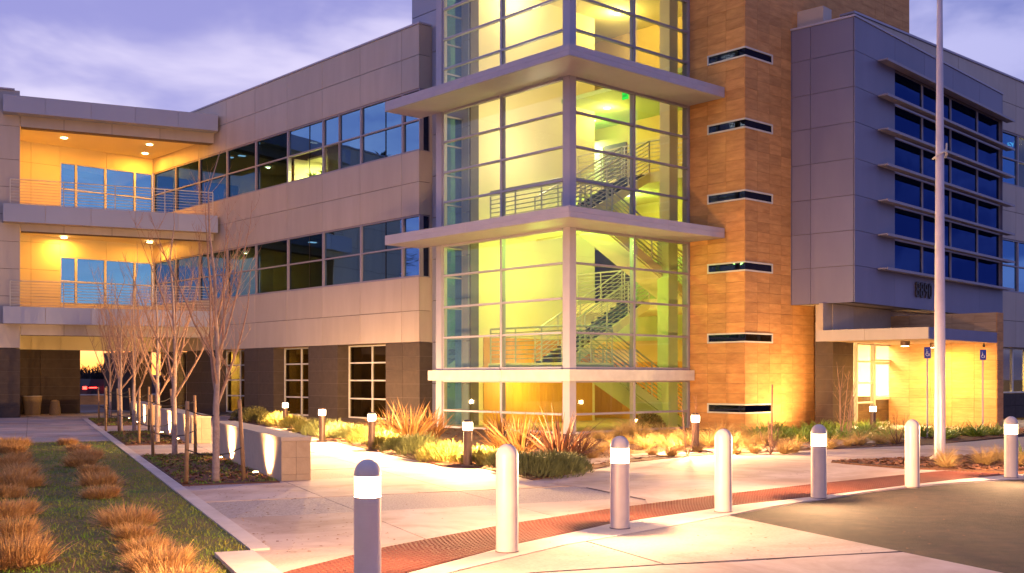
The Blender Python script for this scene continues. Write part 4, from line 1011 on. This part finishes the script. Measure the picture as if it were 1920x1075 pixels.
# ------------------------------------------------------------------ bollards
bollards = [(-1.09, 8.33, 1), (-0.044, 10.09, 0), (1.14, 11.66, 1), (2.51, 13.10, 0), (4.06, 14.60, 1), (5.83, 16.07, 0), (7.96, 17.60, 1)]
ordn = ('nearest the camera', 'second from the camera', 'third from the camera', 'fourth along the curve', 'fifth along the curve', 'beside the flagpole', 'last at the right edge')
r = 0.103
def bollard(lit):
    o = empty('bollard', 'x', 'bollard', (0, 0, 0), 0, 'bollards along the kerb strip')
    if lit:
        MB().lathe([(r, 0.0), (r, 0.705)], 32).build('shaft', 'bollard_paint', o, True)
        MB().lathe([(r*0.97, 0.705), (r*0.97, 0.86)], 32).build('lens', 'lamp_lens', o, True)
        light('bollard_lamp', 'POINT', o, (0, 0, 0.805), 950, (1, 0.56, 0.26), 0.045)
        MB().lathe([(r, 0.862)]+[(r*math.cos(t), 0.875+r*1.1*math.sin(t)) for t in [R(a) for a in range(0, 86, 10)]], 32).build('cap', 'bollard_paint', o, True)
    else:
        MB().lathe([(r, 0.0), (r, 0.765)], 32).build('shaft', 'bollard_paint', o, True)
        MB().lathe([(r*0.985, 0.765), (r*0.985, 0.77), (r, 0.771), (r, 0.86)], 32).build('collar', 'bollard_paint', o, True)
        MB().lathe([(r*0.985, 0.86), (r*0.985, 0.866), (r, 0.867)]+[(r*math.cos(t), 0.885+r*1.1*math.sin(t)) for t in [R(a) for a in range(0, 86, 10)]], 32).build('cap', 'bollard_paint', o, True)
    MB().lathe([(r+0.006, 0.012), (r+0.006, 0.022)], 32).build('base_joint', 'panel_back', o)
    return o
protos = {}
for i, (x, y, lit) in enumerate(bollards):
    if lit not in protos: protos[lit] = bollard(lit); o = protos[lit]
    else: o = copy_tree(protos[lit])
    o.location = (x, y, 0.0 if i < 6 else 0.0); o['label'] = ('%s round topped bollard, %s' % ('lit' if lit else 'unlit', ordn[i]))

# path lights
u = empty('uplight', 'ground uplight in the bed washing the stone tower base', 'lamp', F.w(6.9, YC-1.5, 0.02), F.a)
MB().lathe([(0.08, -0.02), (0.08, 0.06), (0.07, 0.065)], 12).build('housing', 'bronze', u); MB().lathe([(0.06, 0.066), (0.05, 0.076)], 12).build('lens', 'uplight_lens', u)
light('uplight_lamp', 'SPOT', u, (0, 0, 0.10), 1000, (1, 0.60, 0.22), 0.04, (R(132), 0, R(8)), R(130), 1.0)
pl = [(535, 35.1, 0.82), (604, 27.8, 0.80), (697, 24.3, 0.80), (877, 19.9, 0.80), (1304, 23.6, 0.72), (1637, 31.0, 0.74)]
pn = ('farthest left by the hedge', 'second from left behind green shrubs', 'third from left before the window', 'brightest, at the bed edge', 'among tan grasses before the stone tower', 'before the entrance doors')
p0 = None
for i, (px, Y, h) in enumerate(pl):
    X = (px-960)/2069*Y
    if p0 is None:
        o = p0 = empty('path_light', 'x', 'lamp', (0, 0, 0), 0, 'path lights in the planted bed')
        MB().lathe([(0.08, 0), (0.08, 0.66)], 20).build('post', 'bronze', o, True); MB().lathe([(0.085, 0.66), (0.09, 0.70), (0.09, 0.78), (0.085, 0.80)], 20).build('lens', 'path_lens', o, True)
        light('path_lamp', 'POINT', o, (0, 0, 0.755), 3000, (1, 0.56, 0.22), 0.04)
        MB().lathe([(0.088, 0.802), (0.088, 0.83), (0.06, 0.845)], 20).build('cap', 'bronze', o, True); MB().box(-0.11, 0.11, -0.11, 0.11, 0.0, 0.03).build('base_plate', 'bronze', o)
    else: o = copy_tree(p0)
    if i == 5:
        for ch in KIDS(o):
            if ch.type == 'LIGHT': ch.data = ch.data.copy(); ch.data.energy = 300
    o.location = (X, Y, 0.0); o['label'] = 'short bronze path light, %s' % pn[i]

# flagpole
fx, fy = 8.20, 21.15
fp = empty('flagpole', 'tall pale tapering flagpole in the mulched island', 'flagpole', (fx, fy, 0))
MB().lathe([(0.105, 0.03), (0.100, 2.5), (0.075, 6), (0.05, 9), (0.04, 12.5)], 24).build('pole', 'pole_paint', fp, True)
MB().lathe([(0.20, 0.03), (0.19, 0.06), (0.12, 0.12)], 24).build('base_collar', 'kerb', fp, True)
MB().lathe([(0.02, 12.5), (0.07, 12.56), (0.02, 12.64)], 12).build('finial', 'alu', fp, True)
hal = MB().tube([(0.13*math.cos(a), -0.13*math.sin(a), 5.86+0.06*math.sin(a*1.5)) for a in [R(x) for x in range(-20, 200, 20)]], 0.02, 6)
hal.tube([(0.122, 0.045, 5.84), (0.14, 0.03, 5.98), (0.13, 0.0, 6.10)], 0.018, 6); hal.build('rope_loop', 'white_frame', fp)

# accessible parking signs
def parking_sign(X, Y, top, lab):
    o = empty('parking_sign', lab, 'sign', (X, Y, 0), math.atan2(-X, Y)*0.5, 'accessible parking signs by the entrance')
    MB().tube([(0, 0.02, 0), (0, 0.02, top)], 0.022, 6).build('post', 'alu', o)
    pt = MB().box(-0.085, 0.085, -0.02, -0.005, top-0.30, top).build('plate', 'sign_blue', o)
    s = MB(); c = (0.0, top-0.19); rr = 0.045
    pts = [(c[0]+rr*math.cos(R(a)), -0.024, c[1]+rr*math.sin(R(a))) for a in range(120, 420, 30)]
    s.tube(pts, 0.006, 4); s.tube([(-0.02, -0.024, top-0.10), (-0.012, -0.024, c[1]+0.01), (0.03, -0.024, c[1]+0.008), (0.045, -0.024, c[1]-0.045)], 0.007, 4)
    s.tube([(-0.016, -0.024, top-0.13), (0.02, -0.024, top-0.13)], 0.005, 4); s.lathe([(0.001, top-0.085), (0.013, top-0.075), (0.001, top-0.062)], 8, (-0.022, -0.024)); s.build('wheelchair_symbol', 'sign_white', pt)
parking_sign((1739-960)/2069*29.3, 29.3, 2.42, 'blue wheelchair sign on a post just left of the flagpole')
parking_sign((1843-960)/2069*32.0, 32.0, 2.42, 'blue wheelchair sign on a post before the golden stone wall')

# planters in the passage
def at(px, Y): return ((px-960)/2069*Y, Y)
X, Y = at(60, 47.6); o = empty('planter', 'wide round stone tub against the dark wall', 'planter', (X, Y, 0)); MB().lathe([(0.33, 0), (0.37, 0.5), (0.40, 0.80), (0.36, 0.80), (0.35, 0.7), (0.02, 0.7)], 28).build('tub', 'planter_stone', o, True)
MB().lathe([(0.402, 0.80), (0.402, 0.825), (0.36, 0.825)], 28).build('rim', 'kerb', o, True)
X, Y = at(103, 47.6); o = empty('litter_bin', 'narrow stone litter bin tapering to its top, against the dark wall', 'bin', (X, Y, 0)); MB().lathe([(0.24, 0), (0.22, 0.3), (0.175, 0.58)], 24).build('body', 'planter_stone', o, True)
MB().lathe([(0.18, 0.585), (0.15, 0.62), (0.06, 0.66)], 24).build('lid', 'planter_stone', o, True)

# ------------------------------------------------------------------ young trees with stakes
def limb_mesh(g, base, ang, lean, L, r0, twigs=8):
    b = MB(); pts = [Vector(base)]; d = Vector((math.cos(ang)*math.sin(lean), math.sin(ang)*math.sin(lean), math.cos(lean)))
    n = 7; rad = [r0]
    for k in range(n):
        d = (d + Vector((g.gauss(0, 0.07), g.gauss(0, 0.07), 0.16))).normalized(); pts.append(pts[-1]+d*(L/n)); rad.append(r0*(1-(k+1)/n*0.86))
    b.tube(pts, rad, 5)
    def sub(p, d0, L, r, depth):
        q = [p]; dd = d0; rr = [r]
        for k in range(4):
            dd = (dd+Vector((g.gauss(0, 0.10), g.gauss(0, 0.10), 0.17))).normalized(); q.append(q[-1]+dd*(L/4)); rr.append(r*(1-(k+1)/4*0.75))
        b.tube(q, rr, 4)
        if depth:
            for _ in range(depth*2+1):
                k = g.randint(1, 3); a = g.uniform(0, 6.28); sub(q[k], (dd*0.75+Vector((math.cos(a), math.sin(a), 0.2))*0.6).normalized(), L*g.uniform(0.3, 0.55), r*0.55, depth-1)
    for _ in range(twigs):
        t = g.uniform(0.12, 0.95); k = min(int(t*n), n-1); p = pts[k].lerp(pts[k+1], t*n-k); a = g.uniform(0, 6.28)
        sub(p, (Vector((math.cos(a), math.sin(a), 0.55))).normalized()*0.8+d*0.35, L*g.uniform(0.14, 0.36)*(1.15-t*0.6), max(r0*0.36*(1-t*0.7), 0.0035), 1)
    return b
tn = ('nearest the camera', 'second from the camera, at the far end of the front bed', 'third, at the front of the middle bed', 'fourth, at the back of the middle bed', 'fifth, beside the fourth and slightly nearer the lawn', 'farthest, in the rear bed', 'extra rear one by the passage')
trees = [(-4.54, 16.9, 5.1, 11), (-6.85, 22.4, 5.4, 12), (-8.62, 26.8, 4.9, 13), (-11.1, 32.4, 5.6, 14), (-11.85, 33.4, 5.2, 15), (-15.8, 43.4, 5.6, 16), (-14.3, 40.2, 5.2, 17)]
for i, (x, y, h, sd) in enumerate(trees):
    g = random.Random(sd*3+1)
    t = empty('young_tree', 'bare upright young tree, %s' % tn[i], 'tree', (x, y, 0), 0, 'bare young trees in the beds')
    fk = 1.05+g.uniform(-0.05, 0.25)
    tr = MB(); r0 = 0.058
    pts = [(0, 0, -0.02), (0.005, 0, 0.12), (g.uniform(-0.02, 0.02), g.uniform(-0.02, 0.02), fk)]
    top = [(pts[-1][0]+g.uniform(-0.03, 0.03)*k, pts[-1][1]+g.uniform(-0.03, 0.03)*k, fk+(h-fk)*k/6) for k in range(1, 7)]
    tr.tube(pts+top, [r0*1.25, r0, r0*0.85]+[r0*0.72*(1-k/6.6) for k in range(1, 7)], 9); tr.build('trunk', 'bark', t, True)
    nl = 10
    for k in range(nl):
        zb = fk-0.03+(k/nl)*(h-fk)*0.42; f = (zb-fk)/(h-fk)*6; j0 = int(max(0, min(5, f))); pr = [pts[-1]]+top; pb = Vector(pr[j0]).lerp(Vector(pr[j0+1]), max(0, f-j0))
        limb_mesh(g, (pb.x, pb.y, zb), k*2.4+g.uniform(-0.4, 0.4), g.uniform(0.35, 0.65), (h-zb)*g.uniform(0.55, 0.9), 0.026*(1-0.5*k/nl), 13).build('branch', 'twig', t)
    for s in (-1, 1):
        so_ = FS.w(s*(0.42 if i != 0 else 0.44), 0.06*s); o = empty('tree_stake', 'round wooden stake %s of the tree %s' % ('left' if s < 0 else 'right', tn[i].split(',')[0]), 'stake', (x+so_[0], y+so_[1], 0), 0, 'stakes tied to the young trees')
        tl = Vector((-s*0.03+g.uniform(-0.06, 0.06)-0.02, g.uniform(-0.03, 0.03), 1.28+g.uniform(-0.06, 0.1)))
        MB().tube([(0, 0, -0.02), tuple(tl*0.5), tuple(tl)], [0.034, 0.032, 0.03], 9).build('pole', 'stake_wood', o, True)
        for zt in (0.52, 1.12):
            a = tl*(zt/tl.z); e = Vector((-so_[0], -so_[1], zt-0.10)); mid = a.lerp(e, 0.5)-Vector((0, 0, 0.035))
            d = (e-Vector((0, 0, e.z))).normalized()
            MB().tube([tuple(a+Vector((0, -0.03, 0))), tuple(mid), tuple(e)], 0.010, 5).build('tie', 'black_strap', o)

# ------------------------------------------------------------------ planting
def dome(rx, h, base=0.0):
    def f(g, n):
        a = g.random(n)*6.283; rr = np.sqrt(g.random(n)); z = (1-rr**2)**0.5*h*(0.35+0.65*g.random(n))
        o = np.stack([np.cos(a)*rr, np.sin(a)*rr], 1)
        return np.stack([o[:, 0]*rx, o[:, 1]*rx, base+z], 1), o
    return f
def disc(rx):
    def f(g, n):
        a = g.random(n)*6.283; rr = np.sqrt(g.random(n)); o = np.stack([np.cos(a)*rr, np.sin(a)*rr], 1)
        return np.stack([o[:, 0]*rx, o[:, 1]*rx, np.zeros(n)], 1), o
    return f
PM = {}
def pmesh(kind, v):
    if (kind, v) in PM: return PM[(kind, v)]
    s = hash(kind) % 97 if False else sum(map(ord, kind))+v*7
    K = {'dry_grass': lambda: ([blades(950+120*(v % 3), disc(0.20+0.02*(v % 4)), (0.13, 0.25+0.02*(v % 3)), 0.009, (0.05, 0.75), 0.35, 3, s), blades(70, disc(0.22), (0.2, 0.40), 0.007, (0.3, 1.3), 0.3, 3, s+5), blades(260, disc(0.29), (0.12, 0.30), 0.009, (0.9, 1.5), 0.2, 3, s+1)], 'straw'),
         'flax': lambda: ([blades(95, disc(0.12), (0.6, 1.08), 0.045, (0.08, 0.95), 0.22, 4, s)], 'flax_leaf'),
         'dark_flax': lambda: ([blades(120, disc(0.14), (0.45, 0.85), 0.038, (0.05, 1.15), 0.25, 4, s)], 'flax_dark'),
         'rosemary': lambda: ([blades(2300, dome(0.46, 0.34), (0.06, 0.16), 0.012, (0.1, 0.9), 0.1, 2, s), blades(150, dome(0.3, 0.3), (0.15, 0.26), 0.016, (0.0, 0.5), 0.1, 3, s+3)], 'rosemary'),
         'lavender': lambda: ([blades(2200, dome(0.42, 0.34), (0.07, 0.20), 0.013, (0.1, 1.0), 0.2, 2, s)], 'yellow_shrub'),
         'hedge': lambda: ([blades(2400, dome(0.40, 0.42), (0.03, 0.07), 0.022, (0.2, 1.5), 0.1, 2, s)], 'hedge_leaf'),
         'feather': lambda: ([blades(520, disc(0.07), (0.22, 0.50), 0.006, (0.1, 1.05), 0.7, 4, s)], 'feather'),
         'strap': lambda: ([blades(120, disc(0.10), (0.22, 0.46), 0.022, (0.15, 1.0), 0.75, 4, s)], 'strap')}[kind]
    parts, m = K(); PM[(kind, v)] = npmesh(kind, parts, m); return PM[(kind, v)]
NAMES = {'dry_grass': ('dry_grass_clump', 'grass clump', 'clipped dry grass clumps in rows on the lawn'), 'flax': ('flax_plant', 'plant', 'sword leaved flax plants'), 'dark_flax': ('flax_plant', 'plant', 'sword leaved flax plants'),
         'rosemary': ('rosemary_bush', 'bush', 'low rosemary bushes'), 'lavender': ('lavender_bush', 'bush', 'rounded lavender bushes along the walk'), 'hedge': ('hedge_bush', 'bush', 'clipped hedge bushes under the windows'),
         'feather': ('feather_grass', 'grass clump', 'tan feather grass tufts'), 'strap': ('strap_leaf_plant', 'plant', 'green strap leaved plants before the stone tower')}
def put(kind, px, py, s, label, v=None, mt=None, sz=None):
    X, Y = G(px, py); nm, cat, grp = NAMES[kind]
    o = link(nm, pmesh(kind, rnd.randint(0, 5) if v is None else v), None, (X, Y, 0.015), (0, 0, rnd.uniform(0, 6.28)), label=label, category=cat, group=grp)
    k = s*rnd.uniform(0.82, 1.18); o.rotation_euler = (rnd.uniform(-0.1, 0.1), rnd.uniform(-0.1, 0.1), rnd.uniform(0, 6.28)); o.scale = (k*rnd.uniform(0.88, 1.15), k, k*(sz or 1)*rnd.uniform(0.92, 1.08)); return o
# rows of clipped dry grass: (px, py of the foot)
rowR = [(127, 836), (147, 848), (160, 862), (152, 876), (176, 893), (186, 912), (190, 935), (240, 985), (252, 1012), (272, 1040), (298, 1072), (330, 1110)]
rowL = [(28, 838), (22, 852), (34, 868), (14, 880), (36, 897), (48, 915), (12, 912), (10, 935), (32, 968), (4, 975), (22, 1016), (26, 1064), (0, 1068)]
for i, (x, y) in enumerate(rowR):
    put('dry_grass', x, y, 1.02 if i < 7 else 0.92, 'dry grass clump in the right row, ' + ('%s back from the bottom edge' % ordw(len(rowR)-i) if i < len(rowR)-1 else 'frontmost, at the bottom edge'), sz=0.95)
for i, (x, y) in enumerate(rowL):
    put('dry_grass', x, y, 1.0, 'dry grass clump in the left row, ' + ('%s back from the bottom edge' % ordw(len(rowL)-i)), sz=1.05)
# hedge and bushes along the walk
for i, (x, y, s, k) in enumerate([(458, 790, 1.25, 'hedge'), (480, 793, 1.3, 'hedge'), (503, 797, 1.2, 'hedge'), (525, 801, 1.1, 'lavender'), (552, 806, 1.1, 'lavender'), (575, 812, 1.05, 'lavender'), (603, 818, 1.0, 'rosemary'), (632, 824, 1.05, 'rosemary'), (660, 828, 1.0, 'rosemary'), (690, 836, 1.05, 'lavender'),
                                  (722, 844, 1.1, 'lavender'), (755, 850, 1.1, 'rosemary'), (790, 858, 1.05, 'rosemary'), (822, 866, 1.0, 'lavender'), (850, 868, 1.0, 'lavender'), (895, 872, 0.95, 'lavender'), (925, 876, 0.9, 'lavender'), (960, 884, 0.9, 'rosemary')]):
    put(k, x, y, s, '%s bush, %s along the walk counting from the hedge end' % ({'hedge': 'dark clipped', 'lavender': 'yellowish', 'rosemary': 'grey green'}[k], ordw(i+1)))
for x, y, s in ((1000, 896, 1.0), (1035, 892, 1.05), (1062, 886, 0.85)):
    put('rosemary', x, y, s, 'large grey green rosemary bush at the bed tip, %s of three' % {1000: 'leftmost', 1035: 'middle', 1062: 'rightmost'}[x], sz=0.95)
for i, (x, y, s, k, t) in enumerate([(770, 830, 1.15, 'flax', 'big orange flax left of the brightest path light'), (735, 822, 0.85, 'flax', 'orange flax nearest the third path light'), (812, 826, 0.9, 'flax', 'orange flax below the tower sill left corner'),
        (940, 850, 1.0, 'flax', 'orange flax right of the brightest path light'), (975, 858, 0.95, 'flax', 'orange flax just left of the dark flax'), (1048, 868, 1.35, 'dark_flax', 'dark bronze flax before the tower corner'), (1085, 862, 1.0, 'dark_flax', 'smaller dark flax right of the big dark one'), (935, 815, 0.8, 'flax', 'small orange flax close to the tower glass')]):
    put(k, x, y, s, t)
fg = random.Random(4); cnt = 0
spots = [(1110, 862), (1125, 850), (1150, 842), (1165, 852), (1140, 828), (1185, 834), (1200, 822), (1212, 845), (1232, 830), (1245, 818), (1250, 842), (1268, 826), (1276, 848), (1222, 856), (1258, 857), (1330, 838), (1352, 828), (1372, 842), (1388, 826), (1398, 838), (1415, 852), (1428, 836),
         (1470, 852), (1488, 850), (1555, 843), (1590, 838), (1612, 836), (1650, 834), (1680, 833), (1382, 853), (1095, 845), (1120, 824), (1290, 836), (1180, 815), (1165, 822), (1310, 850), (1655, 822), (1775, 880), (1845, 874), (1875, 868), (1772, 872), (1905, 878)]
for i, (x, y) in enumerate(spots):
    put('feather', x, y, fg.uniform(0.75, 1.15) * (1.25 if y < 830 else 1), 'tan feather grass tuft, %s' % ('beside the foot of the flagpole' if (x, y) == (1772, 872) else '%s tuft from the left' % ordw(1+sorted(spots).index((x, y)))))
ss = []
for i in range(30):
    x = 1418+i*7.4; ss.append((x, 812+fg.uniform(0, 20)-(x-1418)*0.02))
for i in range(16): ss.append((1640+i*16, 829-fg.uniform(0, 6)-i*0.55))
for i in range(10): ss.append((1585+i*8, 812+fg.uniform(-4, 10)))
for i, (x, y) in enumerate(ss):
    put('strap', x, y, fg.uniform(1.0, 1.35), 'green strap leaved plant, %s counting from the left' % ordw(1+sorted(ss).index((x, y))))
put('strap', 1916, 865, 1.2, 'bright green plant at the right edge of the island'); put('hedge', 1215, 806, 1.5, 'olive rounded bush by the tower glass')

# bare shrubs
def bare_shrub(px, py, h, n, m, label, spread=0.5, seed=1, r0=0.012):
    X, Y = G(px, py); g = random.Random(seed); o = empty('bare_shrub', label, 'shrub', (X, Y, 0.0), 0, 'leafless shrubs in the bed')
    for k in range(n): limb_mesh(g, (0, 0, 0), k*6.28/n+g.uniform(-0.4, 0.4), g.uniform(0.15, spread), h*g.uniform(0.7, 1), r0, 7).build('stem', m, o)
bare_shrub(1445, 853, 0.85, 6, 'dark_twig', 'small leafless dark shrub at the path edge under the slot window', 0.9, 3, 0.011)
bare_shrub(1289, 857, 1.35, 3, 'twig', 'thin leafless shrub left of the tan grass path light', 0.35, 5, 0.013)
bare_shrub(1578, 823, 2.1, 4, 'twig', 'pale branched leafless shrub before the dark pier', 0.5, 8, 0.02)
bare_shrub(1592, 826, 1.7, 3, 'twig', 'smaller pale leafless shrub right of the taller one', 0.45, 9, 0.018)
bare_shrub(1683, 834, 0.9, 5, 'dark_twig', 'small leafless shrub left of the sixth bollard', 0.8, 12, 0.010)
X, Y = G(1447, 840); o = empty('plant_stake', 'single upright rusty stake before the stone tower', 'stake', (X, Y, 0)); MB().tube([(0, 0, 0), (0.01, 0, 1.45)], 0.022, 7).build('pole', 'dark_twig', o)

# ------------------------------------------------------------------ beyond the passage: low wall, street, cars, tree line, hills
o = empty('garden_wall', 'low brown wall seen through the passage', 'wall', (-27.5, 66, 0), 0.1)
MB().box(-7, 7, 0, 0.3, 0, 0.55).build('body', 'stone', o); MB().box(-7.1, 7.1, -0.04, 0.34, 0.55, 0.62).build('cap', 'kerb', o)
MB().prism([(-120, 92), (40, 92), (40, 106), (-120, 106)], -0.11, -0.08).build('road', 'asphalt', kind='structure')
MB().prism([(-120, 84), (40, 84), (40, 89), (-120, 89)], -0.11, -0.02).build('pavement', 'concrete', kind='structure', label='far pale pavement seen through the passage')
def car(x, y, lab, rz=0):
    o = empty('car', lab, 'car', (x, y, -0.08), rz, 'cars on the street beyond the passage')
    MB().xprism([(-0.9, 0.3), (0.9, 0.3), (0.9, 0.95), (-0.9, 0.95)], -2.2, 2.2).build('body', 'car_paint', o)
    MB().yprism([(-1.9, 0.95), (1.2, 0.95), (0.6, 1.55), (-1.6, 1.6)], -0.8, 0.8).build('cabin', 'black', o)
    for sx in (-1.4, 1.4):
        for sy in (-0.85, 0.85):
            w_ = MB().lathe([(0.33, -0.1), (0.33, 0.1)], 16).build('wheel', 'rubber', o, loc=(sx, sy, 0.33), rot=(R(90), 0, 0))
    for sy in (-0.7, 0.7): MB().box(-2.26, -2.19, sy-0.2, sy+0.2, 0.7, 0.95).build('tail_light', 'tail_lamp', o)
    MB().box(-1.95, -1.0, -0.905, -0.90, 0.8, 0.88).build('side_marker', 'tail_lamp', o)
for i, (x, rz) in enumerate(((-36.5, 1.2), (-39.5, 1.1), (-33.6, 1.3))): car(x, 97+i*1.6, 'red car with glowing tail lights, %s beyond the passage' % ('middle', 'left', 'right')[i], rz)
o = empty('street_light', 'small warm street lamp far beyond the passage', 'lamp', at(241, 98)+(0,)); MB().tube([(0, 0, 0), (0, 0, 3.0)], 0.05, 6).build('pole', 'black', o); MB().lathe([(0.05, 3.0), (0.16, 3.1), (0.05, 3.25)], 10).build('globe', 'head_lamp', o)
g = random.Random(9)
for i in range(11):
    px = 150+i*10.5; Y = 135+g.uniform(0, 25); X = (px-960)/2069*Y; h = 1.9+g.uniform(0, 1.6) + (0.9 if 185 < px < 235 else 0)
    t = empty('far_tree', 'dark far tree against the sunset, %s from the left through the passage' % ordw(i+1), 'tree', (X, Y, 0), 0, 'trees silhouetted against the sunset')
    MB().tube([(0, 0, 0), (0, 0, h*0.8)], [0.16, 0.05], 6).build('trunk', 'far_dark', t)
    me = npmesh('crown', [blades(520, dome(1.6, h*0.62, h*0.3), (0.3, 0.8), 0.10, (0.1, 1.3), 0.1, 2, 50+i)], 'far_dark'); link('crown', me, t)
hl = MB(); pts = []
for i in range(41):
    x = -600+i*30; pts.append((x, 3.4+1.3*math.sin(i*0.7)+0.7*math.sin(i*1.9)))
hl.yprism([(-620, -1)]+pts+[(620, -1)], 420, 520); hl.build('hill', 'far_dark', kind='structure')
# tall conifers left of the picture, mirrored in the wing windows
def conifer(x, y, h, lab, sd):
    t = empty('conifer', lab, 'tree', (x, y, 0), 0, 'conifers west of the courtyard'); MB().tube([(0, 0, 0), (0, 0, h)], [0.3, 0.03], 8).build('trunk', 'bark', t)
    def pc(g, n):
        zz = g.random(n)**0.9; a = g.random(n)*6.28; rr = (1-zz)*0.30*h*(0.5+0.5*g.random(n))*(0.75+0.25*np.sin(zz*60)); o = np.stack([np.cos(a), np.sin(a)], 1); return np.stack([o[:, 0]*rr, o[:, 1]*rr, 1+zz*(h-1)], 1), o
    link('crown', npmesh('crown', [blades(2600, pc, (0.5, 1.2), 0.16, (0.9, 1.8), 0.3, 2, sd)], 'conifer'), t)
conifer(-45, 51.2, 15, 'tall conifer mirrored in the lower ribbon windows, nearer one', 71); conifer(-44, 47.6, 17.5, 'tall conifer mirrored in the lower ribbon windows, farther one', 72)
